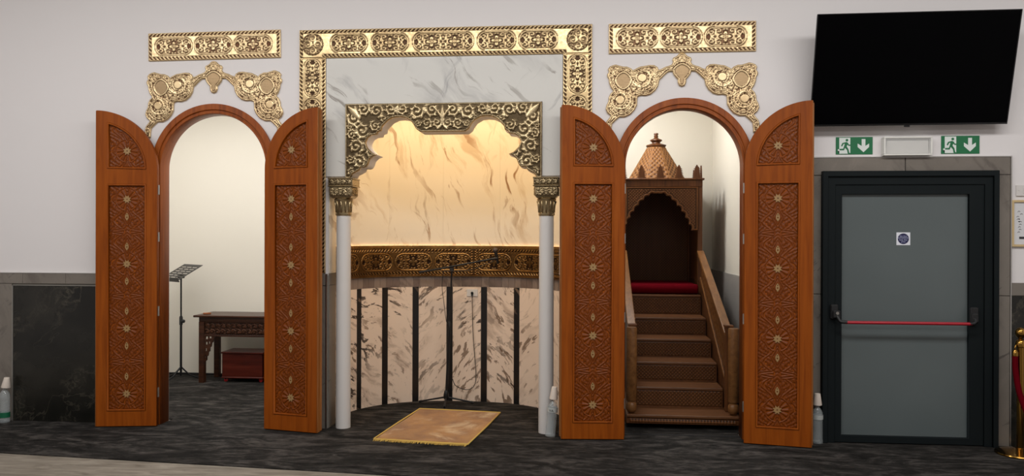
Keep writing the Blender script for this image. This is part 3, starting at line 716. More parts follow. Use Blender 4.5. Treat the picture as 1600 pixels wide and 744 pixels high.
for src, loc, free, label in (
    (LL, (-3.625, -.055), (-4.128, -.135), 'carved orange-brown arched door leaf folded back left of the left doorway, beside the black marble'),
    (LR, (-2.668, -.055), (-2.175, -.160), 'carved orange-brown arched door leaf between the left doorway and the left white column'),
    (None, (.300, -.095), (-.192, -.135), 'carved orange-brown arched door leaf between the right white column and the right doorway'),
    (None, (1.240, -.110), (1.735, -.205), 'carved orange-brown arched door leaf beside the grey fire door')):
    flip = free[0] < loc[0]
    o = src or copy_leaf(LL if flip else LR)
    o.location = (loc[0], loc[1], .006)
    a = math.atan2(free[1]-loc[1], free[0]-loc[0]); o.rotation_euler = (0, 0, a-PI if flip else a)
    tag(o, label, 'door', 'carved leaves of the two arched doorways')

# ------------------------------------------------------------------ grey fire door (setting)
DK = plain('anthracite_frame', srgb(17, 23, 25), .65, 0, .15); GLS = NT('frosted_grey_glass', .32, 0, .5)
GLS.col(GLS.ramp(GLS.noise(1.2, 2, .5), [(.3, srgb(84, 92, 93)), (.7, srgb(90, 98, 99))])); GLS = GLS.m
dx0, dx1 = 1.853, 3.172
d1 = struct(link('door_1', MB().box(2.0, 2.97, -.016, .0, .05, 1.97), GLS))
fr = lambda a, b, z1, w, yf, name, zb=0, bev=.003, wb=None: plate(name, [[(a,zb),(b,zb),(b,z1),(a,z1)], [(a+w,zb+(wb or w)),(b-w,zb+(wb or w)),(b-w,z1-w),(a+w,z1-w)]], yf, -.001, DK, d1, bevel=bev)
plate('outer_frame', [[(dx0,0),(dx0,2.142),(dx1,2.142),(dx1,0),(dx1-.04,0),(dx1-.04,2.10),(dx0+.04,2.10),(dx0+.04,0)]], -.075, -.001, DK, d1, bevel=.003)
plate('frame_step', [[(dx0+.038,0),(dx0+.038,2.102),(dx1-.038,2.102),(dx1-.038,0),(dx1-.1,0),(dx1-.1,2.035),(dx0+.1,2.035),(dx0+.1,0)]], -.055, -.001, DK, d1, bevel=.003)
plate('leaf_rim', [rect(dx0+.098, dx1-.098, .006, 2.037), rect(2.006, 2.962, .06, 1.96)], -.045, -.001, DK, d1, bevel=.003)
bp = MB()
hz0, hz1 = at(1300, 487, -.1)[1], at(1527, 490, -.1)[1]
pbL, pbR = at(1304, 487, -.08), at(1523, 492, -.08)
link('bar_bracket', MB().box(pbL[0]-.03, pbL[0]+.03, -.085, -.045, pbL[1]-.06, pbL[1]+.055).box(pbL[0]-.02, pbL[0]+.04, -.11, -.085, pbL[1]-.05, pbL[1]+.01), BLKM, d1, bevel=.008)
link('bar_bracket', MB().box(pbR[0]-.03, pbR[0]+.03, -.085, -.045, pbR[1]-.07, pbR[1]+.055).box(pbR[0]-.03, pbR[0]+.02, -.11, -.085, pbR[1]-.06, pbR[1]+.01), BLKM, d1, bevel=.008)
A, B = at(1321, 504, -.13), at(1518, 506.5, -.13)
link('push_bar', MB().tube([(A[0], -.13, A[1]), (B[0], -.13, B[1])], .0125, 16), plain('red_enamel', srgb(160, 24, 40), .3), d1, smooth='auto')
link('bar_elbow', MB().tube([(pbL[0]+.01, -.10, pbL[1]-.03), (pbL[0]+.03, -.118, pbL[1]-.07), (A[0]-.03, -.128, A[1]+.004), (A[0]+.012, -.13, A[1])], .0135, 12), BLKM, d1, smooth='auto')
link('bar_elbow', MB().tube([(pbR[0]-.01, -.10, pbR[1]-.03), (pbR[0]-.012, -.12, pbR[1]-.05), (B[0]+.02, -.128, B[1]+.004), (B[0]-.012, -.13, B[1])], .0135, 12), BLKM, d1, smooth='auto')
link('lock_cylinder', MB().lathe([(.012, 0), (.012, .006)], (pbL[0]+.012, -.117, pbL[1]-.01), 16, 'y').mesh('cyl'), STEEL, d1)
def text(name, s, size, mat, parent, loc, cx=True, th=.0006):
    cu = bpy.data.curves.new(name, 'FONT'); cu.body = s; cu.size = size; cu.extrude = th; cu.align_x = 'CENTER' if cx else 'LEFT'; cu.align_y = 'CENTER'; cu.resolution_u = 2
    ob = bpy.data.objects.new('tmp', cu); me = bpy.data.meshes.new_from_object(ob); bpy.data.objects.remove(ob)
    me.transform(Matrix.Rotation(PI/2, 4, 'X')); return link(name, me, mat, parent, loc=loc)
sx, sz = 2.4805, 1.611
stk = thing('door_sticker', 'small square white sticker with a dark blue disc on the fire door glass', 'sticker', (sx, -.0165, sz))
link('sticker_sheet', MB().box(-.052, .052, -.0012, 0, -.05, .05), plain('white_vinyl', srgb(222, 224, 232), .4), stk)
link('blue_disc', MB().lathe([(.042, 0), (.042, .0006)], (0, -.0022, 0), 40, 'y'), plain('navy_vinyl', srgb(28, 28, 72), .4), stk)
for i, s in enumerate(('Fire door', 'AUTOMATIC', 'keep clear', 'press')): text('lettering', s, .0145, plain('sticker_ink', srgb(190, 195, 225), .5), stk, (0, -.0028, .020-.0145*i))

# ------------------------------------------------------------------ exit signs
GRN = plain('sign_green', srgb(14, 104, 62), .4); SW = plain('sign_white', srgb(215, 222, 218), .4)
def exit_sign(px, label):
    a = at(px[0], 229, -.003); b = at(px[1], 229, -.003); z = (at(px[0], px[2], -.003)[1], at(px[0], px[3], -.003)[1])
    W_ = b[0]-a[0]; Hh = z[0]-z[1]
    t = thing('exit_sign', label, 'sign', (a[0], 0, z[1]), 0, 'green exit signs over the fire door')
    link('sign_board', MB().box(0, W_, -.005, -.0005, 0, Hh), GRN, t, bevel=.0008)
    P = lambda pts: [(W_*x, Hh*y) for x, y in pts]
    plate('white_doorway', [P([(.09,.04),(.09,.3),(.05,.3),(.05,.2),(.09,.2),(.09,.96),(.39,.96),(.39,.04)])], -.006, -.0045, SW, t)
    plate('white_arrow', [P([(.70,.88),(.80,.88),(.80,.48),(.90,.62),(.90,.42),(.75,.12),(.59,.42),(.59,.62),(.70,.48)])], -.006, -.0045, SW, t)
    man = [P([(x*.36+.06, y) for x, y in L]) for L in (
        [(.42,.68),(.62,.72),(.74,.66),(.82,.56),(1.0,.57),(1.0,.50),(.80,.49),(.70,.56),(.64,.46),(.78,.30),(.84,.10),(.94,.05),(.86,.02),(.72,.06),(.68,.24),(.52,.38),(.44,.24),(.12,.24),(.10,.32),(.38,.33),(.46,.5),(.50,.62),(.40,.60),(.30,.46),(.22,.50),(.32,.66)],)]
    plate('running_figure', man, -.0072, -.0055, GRN, t)
    link('figure_head', MB().lathe([(Hh*.075, 0), (Hh*.075, .0015)], (W_*(.06+.36*.66), -.0072, Hh*.82), 20, 'y'), GRN, t)
exit_sign((1306, 1363.5, 214.5, 241.5), 'green emergency exit sign with running figure and down arrow, left of the clear light fitting')
exit_sign((1470.5, 1530.5, 212.5, 240.5), 'green emergency exit sign with running figure and down arrow, right of the clear light fitting')
# emergency light fitting
def glass(name, c, rough=.08, ior=1.35, alpha=None):
    m = NT(name, rough, 0, .5); m.col(c); m.b.inputs['Transmission Weight'].default_value = .95; m.b.inputs['IOR'].default_value = ior; return m.m
CLR = NT('clear_plastic', .08, 0, .8); CLR.col((.9,.9,.9,1)); CLR.b.inputs['Alpha'].default_value = .18; CLR = CLR.m
a, b = at(1381, 216, -.06), at(1457, 245, -.06)
et = thing('emergency_light', 'rectangular emergency light fitting with a clear cover between the two exit signs', 'light fitting', ((a[0]+b[0])/2, 0, 2.261))
ew = (b[0]-a[0])/2; eh = .148
link('back_tray', MB().box(-ew+.012, ew-.012, -.025, -.001, .01, eh-.01), plain('fitting_white', srgb(214, 212, 206), .4), et, bevel=.004)
link('cover_rim', MB().box(-ew, ew, -.066, -.001, 0, .013).box(-ew, ew, -.066, -.001, eh-.013, eh).box(-ew, -ew+.014, -.066, -.001, .013, eh-.013).box(ew-.014, ew, -.066, -.001, .013, eh-.013), plain('pale_plastic', srgb(222, 221, 216), .15), et, bevel=.003)
link('reflector', MB().hexa([(-ew+.02,-.03,.02),(ew-.02,-.03,.02),(ew-.02,-.026,.02),(-ew+.02,-.026,.02),(-ew+.03,-.05,eh-.03),(ew-.03,-.05,eh-.03),(ew-.03,-.046,eh-.03),(-ew+.03,-.046,eh-.03)]), plain('reflector_white', srgb(205, 203, 198), .3), et)
link('clear_cover', MB().box(-ew+.014, ew-.014, -.064, -.060, .013, eh-.013), CLR, et)

# ------------------------------------------------------------------ television, tilted forward
B0, B1 = at(1268, 198, -.11), at(1577, 193.5, -.11); T0, T1 = at(1275, 22, -.33), at(1595, 14, -.33)
xb = ((B0[0]+T0[0])/2, (B1[0]+T1[0])/2); tw = 1.47; th_ = math.hypot((T0[1]-B0[1]+T1[1]-B1[1])/2, .22); tcx = (xb[0]+xb[1])/2
tv = thing('television', 'large black flat television tilted forward on the wall above the fire door', 'television', (tcx, -.11, (B0[1]+B1[1])/2))
tv.rotation_euler = (math.asin(.22/th_), math.atan2(-(B1[1]-B0[1]+T1[1]-T0[1])/2+.0, tw), 0)
SCR = plain('tv_glass', srgb(3, 3, 4), .25, 0, .04)
link('housing', MB().box(-tw/2+.004, tw/2-.004, .008, .035, .004, th_-.004).box(-.45, .45, .035, .06, .12, .55), BLKM, tv, bevel=.006)
link('bezel', MB().box(-tw/2, tw/2, -.004, .012, 0, .014).box(-tw/2, tw/2, -.004, .012, th_-.008, th_).box(-tw/2, -tw/2+.008, -.004, .012, .014, th_-.008).box(tw/2-.008, tw/2, -.004, .012, .014, th_-.008), plain('gloss_bezel', srgb(16, 16, 18), .15), tv, bevel=.002)
link('screen', MB().box(-tw/2+.008, tw/2-.008, -.001, .010, .014, th_-.008), SCR, tv)
link('sensor_housing', MB().box(-.02, .02, -.002, .014, -.014, .0), BLKM, tv, bevel=.003)
link('wall_bracket', MB().box(-.25, -.2, .062, .078, .1, .6), BLK, tv); link('wall_bracket', MB().box(.2, .25, .062, .078, .1, .6), BLK, tv)
wb = tag(link('television_wall_plate', MB().box(tcx-.28, tcx+.28, -.015, -.001, 2.66, 2.92).box(tcx-.25, tcx-.2, -.12, -.015, 2.72, 2.76).box(tcx+.2, tcx+.25, -.12, -.015, 2.72, 2.76), BLK), 'black metal wall plate holding the television from behind', 'bracket')

# framed notice, switch, on the right wall
fx0, fz0, fz1 = 3.277, 1.552, 1.915
nt_ = thing('framed_notice', 'white notice in a thin pale wooden frame right of the fire door', 'picture', (fx0+.012, 0, fz0))
plate('wooden_frame', [rect(0,.5,0,fz1-fz0), rect(.018,.482,.018,fz1-fz0-.018)], -.02, -.001, plain('pale_frame_wood', srgb(196, 172, 128), .5), nt_, bevel=.002)
link('paper', MB().box(.017, .483, -.008, -.002, .017, fz1-fz0-.017), plain('notice_paper', srgb(206, 206, 208), .5), nt_)
INK = plain('ink', srgb(40, 40, 44), .6); cal = MB(); random.seed(3)
for k in range(9):
    z = .11+k*.02; x = .06+random.uniform(-.012, .02); cal.tube([(x-.008, -.0085, z), (x, -.0085, z+.008), (x+.01, -.0085, z+.002)], .0018, 5)
cal.tube([(.052, -.0085, .195), (.066, -.0085, .197)], .003, 5); cal.tube([(.06, -.0085, .21), (.06, -.0085, .22)], .003, 5); cal.box(.06, .2, -.0088, -.008, .06, .078)
link('lettering', cal, INK, nt_)
sw = thing('light_switch', 'white double switch plate above the framed notice', 'switch', (3.325, 0, 1.945))
link('switch_plate', MB().box(0, .16, -.012, -.001, 0, .088), WHITEP, sw, bevel=.003); link('screw', MB().lathe([(.003, 0), (.003, .002)], (.018, -.0135, .044), 10, 'y'), STEEL, sw)
for x in (.05, .1): link('rocker', MB().box(x, x+.03, -.016, -.011, .022, .066), WHITEP, sw, bevel=.002)

# ------------------------------------------------------------------ prayer rug
RC = (-1.225, .175); ra = math.radians(-6.6); rw_, rl_ = .77, 1.14
rg = thing('prayer_rug', 'golden brown plush prayer rug with yellow border and fringed ends before the niche', 'rug', (RC[0], RC[1], 0), ra)
def rug_mat():
    m = NT('golden_plush', .9, 0, .15); a = m.noise(3.5, 5, .6, m.map((1.2, 1, 1)), .5); b = m.noise(2.3, 6, .65, m.map((1, 1, 1), loc=(3.4, .2, 0)), .8)
    c = m.ramp(a, [(.3, srgb(124, 78, 22)), (.55, srgb(160, 110, 42)), (.75, srgb(178, 130, 62))])
    c = m.mix(m.ramp(b, [(.56, 0.0), (.68, .8)]), c, srgb(206, 178, 136)); m.col(c); m.bump(m.noise(160, 3), .6, .006)
    m.b.inputs['Sheen Weight'].default_value = .3; return m.m
nx, ny = 40, 56; ru = MB(); random.seed(2)
for j in range(ny+1):
    for i in range(nx+1):
        x = -rw_/2+rw_*i/nx; y = -rl_/2+rl_*j/ny; e = min(i, nx-i, j, ny-j)
        ru.v.append((x+.006*math.sin(y*7)*(abs(x)/rw_*2), y+.005*math.sin(x*9), .004+(.008 if e > 0 else 0)+.003*math.sin(x*11+y*5)*(e > 2)))
for j in range(ny):
    for i in range(nx): a = j*(nx+1)+i; ru.f.append((a, a+1, a+nx+2, a+nx+1))
link('pile', ru, rug_mat(), rg, smooth=True)
YEL = plain('yellow_cord', srgb(196, 164, 84), .8, bump=(200, .4, .004))
bw = .016
link('border_cord', MB().tube([(-rw_/2, -rl_/2, .01), (-rw_/2-.004, 0, .01), (-rw_/2, rl_/2, .01), (0, rl_/2+.004, .01), (rw_/2, rl_/2, .01), (rw_/2+.005, 0, .01), (rw_/2, -rl_/2, .01), (0, -rl_/2-.004, .01)], .007, 6, True), YEL, rg, smooth=True)
for s in (-1, 1):
    fr_ = MB()
    for k in range(96):
        x = -rw_/2+rw_*(k+.5)/96; L = .035+random.uniform(-.01, .012); dxx = random.uniform(-.008, .008)
        fr_.tube([(x, s*(rl_/2), .011), (x+dxx*.5, s*(rl_/2+L*.5), .007), (x+dxx, s*(rl_/2+L), .004)], .0028, 4)
    f = link('fringe', fr_, YEL, rg); f['kind'] = 'stuff'

# ------------------------------------------------------------------ microphone stand, cable and wall socket
mx, my = -1.337, 1.03
ms = thing('microphone_stand', 'black tripod boom microphone stand standing in the niche', 'microphone stand', (mx, my, 0))
feet = [(-.27, .06), (.25, .07), (.015, -.17)]
for fx_, fy_ in feet:
    lg = link('leg', MB().tube([(0, 0, .075), (fx_*.5, fy_*.5, .045), (fx_, fy_, .014)], [.009, .008, .008], 8), BLK, ms, smooth='auto')
    link('foot_cap', MB().tube([(fx_*.93, fy_*.93, .018), (fx_*1.02, fy_*1.02, .012)], .0115, 8), BLKM, lg, smooth='auto')
link('hub', MB().lathe([(.012, .05), (.022, .055), (.026, .09), (.018, .13), (.012, .14)], seg=16), BLK, ms, smooth='auto')
ptop = at(706, 421, my); px_ = ptop[0]-mx
link('pole', MB().tube([(0, 0, .05), (px_*.6, 0, .75)], .013, 12), BLK, ms, smooth='auto'); link('pole', MB().tube([(px_*.6, 0, .74), (px_, 0, ptop[1]-.01)], .0085, 12), BLK, ms, smooth='auto')
link('collar', MB().lathe([(.017, .72), (.018, .74), (.018, .78), (.012, .8)], (px_*.6, 0, 0), 14), BLKM, ms, smooth='auto')
be, bs = at(773, 404, my+.0), at(657, 425.5, my)
link('boom_clamp', MB().lathe([(.016, -.02), (.02, -.012), (.02, .012), (.016, .02)], (px_, 0, ptop[1]), 16, 'y').tube([(px_, 0, ptop[1]-.03), (px_, 0, ptop[1])], .012, 10), BLKM, ms, smooth='auto')
link('boom', MB().tube([(bs[0]-mx, -.01, bs[1]), (be[0]-mx, -.01, be[1])], .009, 10), BLK, ms, smooth='auto')
link('boom_grip', MB().tube([(bs[0]-mx-.01, -.01, bs[1]-.001), (bs[0]-mx+.1, -.01, bs[1]+.02)], [.012, .010], 10), BLKM, ms, smooth='auto')
link('microphone_clip', MB().tube([(be[0]-mx-.03, -.01, be[1]-.005), (be[0]-mx+.03, -.01, be[1]+.004)], .012, 10), BLKM, ms, smooth='auto')
mt = at(774, 391, my-.01)
mic = thing('microphone', 'black handheld microphone with a ball grille on the end of the boom', 'microphone', (mt[0], my-.02, mt[1]))
link('body', MB().tube([(.022, .03, -.13), (.018, .02, -.09), (.002, 0, -.01)], [.010, .013, .017], 12), BLKM, mic, smooth='auto')
link('grille', MB().lathe([(.006, -.024), (.018, -.018), (.024, -.006), (.025, .004), (.020, .016), (.011, .023), (.003, .025)], seg=18), plain('grille_mesh', srgb(88, 78, 74), .5, .6, bump=(900, .8, .002)), mic, smooth=True)
def smoothpts(P, n=8):
    P = [Vector(p) for p in P]; Q = [P[0]]+P+[P[-1]]; o = []
    for i in range(1, len(Q)-2):
        for k in range(n):
            t = k/n; a, b, c, d = Q[i-1:i+3]
            o.append(.5*((2*b)+(c-a)*t+(2*a-5*b+4*c-d)*t*t+(3*b-3*c+d-a)*t**3))
    o.append(Q[-2]); return o
def on_niche(px, py, off=.03):
    s = s_at(px, py); x, y = nc(s, off); X, Z = at(px, py, float(y)); return (float(x), float(y), Z)
cpts = [on_niche(738.5, 458, .03), on_niche(739, 480, .035), on_niche(740, 520, .035), on_niche(743, 560, .035), on_niche(745, 590, .04), on_niche(741, 605, .06), on_niche(730, 609, .10), on_niche(716, 603, .17)]
a1 = at(706, 592, my); cpts.append((a1[0]+.01, my-.016, a1[1]))
tag(link('microphone_cable', MB().tube(smoothpts(cpts), .0035, 7), BLKM, smooth=True), 'thin black cable looping from the wall socket to the microphone stand', 'cable')
c2 = [at(693, 425, my-.03), at(691, 450, my-.03), at(693, 470, my-.04), at(697, 500, my-.03)]
c2 = [(x, my-.03, z) for x, z in c2]+[(mx+px_*.4+.004, my-.016, .72)]+[(mx+.017, my-.010, .4), (mx+.016, my-.012, .2)]
bmid = at(700, 420.5, my-.02)
tag(link('boom_cable', MB().tube(smoothpts([(be[0], my-.01, be[1]-.02), ((be[0]+bmid[0])/2, my-.025, (be[1]+bmid[1])/2-.055), (bmid[0], my-.03, bmid[1]-.02)]+c2), .003, 7), BLKM, smooth=True), 'thin black cable hanging from the boom down the microphone stand pole', 'cable')
s0 = s_at(738.5, 458); zc = at(738, 457.5, float(nc(s0)[1]))[1]
sk = thing('wall_socket', 'white double power socket on the marble wall of the niche', 'socket', (0, 0, 0))
link('socket_plate', curved(s0-.055, s0+.055, zc-.036, zc+.036, .0125, .020, 2), WHITEP, sk, bevel=.002)
pc = nc(s0, .03); link('plug', MB().lathe([(.012, -.012), (.013, .0), (.01, .01)], (float(pc[0]), float(pc[1]), zc), 14, 'y').box(float(pc[0])-.008, float(pc[0])+.008, float(pc[1])-.012, float(pc[1])+.008, zc-.028, zc), BLKM, sk, smooth='auto')

# ------------------------------------------------------------------ water bottles with cups on top
def clear(name, c, al):
    m = NT(name, .06, 0, .9); m.col(c); m.b.inputs['Alpha'].default_value = al; return m.m
BOT = clear('clear_bottle', srgb(196, 204, 206), .30)
def bottle(loc, tilt, capcol, lab, label, hgt=.30, r=.042):
    t = thing('water_bottle', label, 'bottle', loc); t.rotation_euler = tilt
    pf = [(r*.72, .004), (r*.95, .0), (r, .012)]
    for k in range(9): z = .03+k*.018; pf += [(r, z), (r*.92, z+.009)]
    pf += [(r*.98, .195), (r, .2), (r, hgt*.76), (r*.85, hgt*.84), (r*.5, hgt*.92), (r*.32, hgt*.95), (r*.32, hgt)]
    link('bottle_body', MB().lathe(pf, seg=24), BOT, t, smooth=True)
    link('label_band', MB().lathe([(r*1.02, lab[0]), (r*1.02, lab[1])], seg=24, cap=False), lab[2], t, smooth=True)
    return t
def cup(loc, tilt, label, h=.10, r0=.033, r1=.021):
    t = thing('paper_cup', label, 'cup', loc); t.rotation_euler = tilt
    link('cup_body', MB().lathe([(r0-.002, .004), (r0, 0), (r0+.001, .004), (r1, h), (r1-.004, h+.001)], seg=24), plain('white_cup', srgb(222, 210, 198), .5), t, smooth='auto')
GLAB = plain('green_label', srgb(18, 92, 62), .4); WLAB = plain('clear_white_label', srgb(178, 182, 180), .35)
bottle((-4.995, -.095, .001), (0,0,0), None, (.045, .09, GLAB), 'clear plastic water bottle with a green label at the left end of the wall')
cup((-4.985, -.095, .302), (0, .12, 0), 'white paper cup upside down on the bottle at the left end of the wall', .085, .036, .022)
bottle((-.288, -.088, .004), (0, .09, 0), None, (.20, .235, WLAB), 'clear ribbed plastic bottle leaning beside the foot of the right white column')
lt = bpy.data.objects['water_bottle.001'] if 'water_bottle.001' in bpy.data.objects else None
if lt: text('lettering', 'VA', .03, plain('label_ink', srgb(60, 66, 66), .5), lt, (-.008, -.0445, .215))
cup((-.288+.302*math.sin(.09), -.088, .004+.302*math.cos(.09)), (0, .09, 0), 'white paper cup upside down on the bottle beside the right white column')
bottle((1.815, -.075, .001), (0,0,0), None, (.19, .225, WLAB), 'clear plastic bottle half hidden between the rightmost carved leaf and the fire door')
cup((1.815, -.075, .301), (0,0,0), 'white paper cup upside down on the bottle beside the fire door', .09, .033, .022)

# ------------------------------------------------------------------ stanchion with red rope
GOLD = plain('polished_brass', srgb(158, 120, 58), .16, 1)
bx, by = 3.238, -.25
sn = thing('rope_stanchion', 'polished brass rope stanchion with a domed base at the right edge', 'stanchion', (bx, by, 0))
link('base', MB().lathe([(.165, 0), (.168, .008), (.165, .016), (.12, .03), (.05, .045), (.03, .05)], seg=48), GOLD, sn, smooth='auto')
link('pole', MB().lathe([(.025, .045), (.025, .82)], seg=24), GOLD, sn, smooth='auto')
link('collar', MB().lathe([(.026, .80), (.034, .805), (.036, .83), (.030, .85), (.018, .86)], seg=24), GOLD, sn, smooth='auto')
link('ball_finial', MB().lathe([(.018, .855), (.014, .87), (.024, .878), (.034, .892), (.037, .91), (.033, .93), (.02, .945), (.004, .95)], seg=24), GOLD, sn, smooth=True)
link('rope_hook', MB().tube([(-.025, -.01, .815), (-.045, -.02, .82), (-.052, -.024, .80), (-.05, -.024, .785)], .006, 8), GOLD, sn, smooth=True)
rp = thing('velvet_rope', 'red velvet barrier rope hanging from the brass stanchion', 'rope', (bx, by, 0))
rpts = smoothpts([(-.05, -.024, .745), (-.048, -.03, .62), (-.03, -.06, .45), (.02, -.12, .28), (.12, -.2, .16), (.3, -.3, .12), (.5, -.4, .2)])
link('rope_cord', MB().tube(rpts, .020, 12), REDF, rp, smooth=True)
link('rope_end', MB().lathe([(.012, .735), (.022, .74), (.022, .765), (.012, .785)], (-.05, -.024, 0), 16), GOLD, rp, smooth='auto')

# ------------------------------------------------------------------ left room: music stand, carved table, chest
sx_, sy_ = -4.51, 2.0
mu = thing('music_stand', 'black music stand with a slotted tilted desk in the left room', 'music stand', (sx_, sy_, 0))
for ax_, ay_ in ((-.21, .08), (.17, .08), (-.06, -.24)):
    link('leg', MB().tube([(0, 0, .15), (ax_*.45, ay_*.45, .06), (ax_, ay_, .012)], .0085, 8), BLK, mu, smooth='auto')
link('pole', MB().tube([(0, 0, .05), (0, 0, .68)], .0125, 12), BLK, mu, smooth='auto'); link('pole', MB().tube([(0, 0, .66), (0, 0, 1.16)], .009, 12), BLK, mu, smooth='auto')
link('knob', MB().lathe([(.018, 0), (.02, .02), (.015, .03)], (.012, 0, .66), 12, 'x').lathe([(.018, .62), (.019, .70), (.012, .72)], seg=12), BLKM, mu, smooth='auto')
e1 = Vector((.787, -.617, 0)); e1.normalize(); e2 = Vector((.617*.27, .787*.27, .155)).normalized(); e3 = e1.cross(e2)
dk = Matrix(((e1.x, e2.x, e3.x, 0), (e1.y, e2.y, e3.y, 0), (e1.z, e2.z, e3.z, 0), (0, 0, 0, 1)))
cu_loops = [(-.23,-.15,.23,.17)]
desk = MB(); desk.box(-.23, .23, -.15, .165, 0, .004)
def slotdesk():
    L = [rect(-.23, .23, -.15, .165)]
    for j in range(6):
        for i in range(3):
            x0_ = -.195+i*.135; z0_ = -.11+j*.042; L.append(rect(x0_, x0_+.118, z0_, z0_+.017))
    return L
dp = plate('desk_plate', slotdesk(), -.004, 0, BLK, mu)
R90 = Matrix(((1,0,0,0),(0,0,1,0),(0,-1,0,0),(0,0,0,1)))   # XZ plate -> XY
dp.data.transform(dk @ R90); dp.location = (.0, .0, 1.205)
lip = MB().box(-.23, .23, -.158, -.15, -.02, .03).mesh('desk_lip'); lip.transform(dk); link('desk_lip', lip, BLK, mu, loc=(0, 0, 1.205))
link('desk_bracket', MB().box(-.03, .03, -.03, .03, 1.14, 1.185), BLKM, mu, bevel=.006)

tbx, tby = -4.235, 1.86
tb = thing('carved_table', 'dark carved wooden console table against the wall in the left room', 'table', (tbx, tby, 0))
TW, TD, TH = 1.25, .42, .745
link('table_top', MB().box(-.05, TW+.05, -.03, TD+.02, TH-.022, TH), DKW, tb, bevel=.005)
link('cornice', MB().box(0, TW, .005, TD-.005, TH-.07, TH-.022), DKW, tb, bevel=.004)
for x in (.0, TW-.06):
    for y in (.0, TD-.06): link('leg', MB().box(x, x+.06, y, y+.06, 0, TH-.07), DKW, tb, bevel=.004)
TC = carved_wood('dark_carved_wood', srgb(20, 10, 6), srgb(66, 38, 24), srgb(96, 60, 40))
link('apron_rail', MB().box(.06, TW-.06, .004, .034, TH-.235, TH-.215).box(.06, TW-.06, .004, .034, TH-.082, TH-.07).box(.06, TW-.06, .018, .022, TH-.22, TH-.075), DKW, tb, bevel=.002)
relief('apron_carving', .06, TW-.06, TH-.215, TH-.082, .004, lambda U, V: spirals(U % .12, V, [(.03,TH-.12,.033,1,0),(.09,TH-.12,.033,-1,1),(.03,TH-.18,.033,-1,2),(.09,TH-.18,.033,1,0)], .3), TC, tb, y=.016, depth=.012)
bk = [(.06,.54),(.19,.54),(.18,.50),(.165,.49),(.16,.45),(.145,.44),(.14,.40),(.125,.39),(.125,.35),(.11,.34),(.105,.30),(.09,.29),(.09,.25),(.075,.24),(.06,.20)]
holes = [rect(.075,.10,.48,.51), rect(.115,.14,.49,.515), rect(.075,.095,.42,.45), rect(.11,.125,.43,.455), rect(.072,.088,.35,.38), rect(.07,.08,.28,.31)]
for flp in (False, True):
    o = plate('bracket_carving', [[(x, z) for x, z in bk]]+holes, .01, .03, DKW, tb, bevel=.002, flip=flp)
    if flp: o.location = (TW, 0, 0)
q = at(323, 494.5, 1.98)
bd = MB()
for k in range(16):
    a = k*2*PI/16; bd.lathe([(.002,-.008),(.007,-.004),(.008,0),(.007,.004),(.002,.008)], (.036*math.cos(a)*(1+.2*math.sin(3*a)), .028*math.sin(a), .008), 8)
tag(link('bead_string', bd, plain('amber_beads', srgb(150, 84, 40), .4), smooth=True, loc=(q[0], 1.98, TH)), 'small orange-brown string of beads lying on the carved table', 'beads')

ch = thing('wooden_chest', 'dark red-brown wooden chest on red-wheeled casters under the carved table', 'chest', (-4.0, 1.93, 0))
link('chest_body', MB().box(0, .46, 0, .30, .055, .315), REDW, ch, bevel=.004); link('chest_lid', MB().box(-.01, .47, -.01, .31, .317, .335), REDW, ch, bevel=.004)
link('base_moulding', MB().box(-.006, .466, -.006, .306, .045, .06), REDW, ch, bevel=.003)
RW = plain('red_wheel', srgb(170, 30, 34), .35)
for x in (.03, .43):
    for y in (.04, .26):
        w_ = link('caster', MB().lathe([(.006,-.012),(.021,-.010),(.022,0),(.021,.010),(.006,.012)], (x, y, .023), 16, 'y'), RW, ch, smooth='auto')
        link('caster_fork', MB().box(x-.006, x+.006, y-.014, y+.014, .028, .046), BLK, w_)
tag(link('black_case', MB().box(-3.515, -3.36, 1.95, 2.25, .001, .31), BLKM, bevel=.01), 'plain black case standing right of the wooden chest under the table', 'case')
tag(link('floor_cable', MB().tube(smoothpts([(-4.95, 2.36, .012), (-4.6, 2.37, .012), (-4.2, 2.36, .012), (-3.8, 2.37, .012), (-3.3, 2.36, .012)]), .01, 8), BLKM, smooth=True), 'black cable lying along the foot of the back wall in the left room', 'cable')

# ------------------------------------------------------------------ pulpit (minbar)
mb = thing('pulpit', 'carved brown wooden pulpit with steps and a domed canopy seen through the right arched doorway', 'pulpit', (.81, .25, 0))
ox, oy = .81, .25
L_ = lambda o: o
PWD = .47
def pl(name, m, mat=MW, **k): return link(name, m, mat, mb, **k)
Z0 = at(1060, 650, .25)[1]; 
pl('base_platform', MB().box(-PWD, PWD, 0, 2.85, .045, Z0-.022), bevel=.004)
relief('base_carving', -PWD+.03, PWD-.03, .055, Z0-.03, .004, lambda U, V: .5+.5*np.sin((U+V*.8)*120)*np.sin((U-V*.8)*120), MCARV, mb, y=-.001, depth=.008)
Ys = [0, .335, .67, 1.01, 1.35, 1.70]
py_ = [649, 605.5, 566, 530, 496.5, 461]; Zs = [at(1060, p, oy+y)[1] for p, y in zip(py_, Ys)]
hx = .385
geo = lambda U, V: np.clip(.5+.5*np.cos(U*2*PI/.032)*np.cos(V*2*PI/.032)+.35*np.cos((U+V)*2*PI/.032)*np.cos((U-V)*2*PI/.032), 0, 1)
for i in range(6):
    z = Zs[i]; y = Ys[i]; yn = Ys[i+1] if i < 5 else 2.6
    xx = PWD if i == 0 else hx
    pl('tread', MB().box(-xx, xx, y-.012, yn+.02 if i < 5 else 2.7, z-.024, z), MWX, bevel=.006, seg=2)
    if i < 5:
        rs = pl('riser', MB().box(-hx, hx, yn, yn+.018, z, Zs[i+1]-.024))
        relief('riser_carving', -hx+.01, hx-.01, z+.008, Zs[i+1]-.03, .004, geo, MCARV, rs, y=yn-.001, depth=.004)
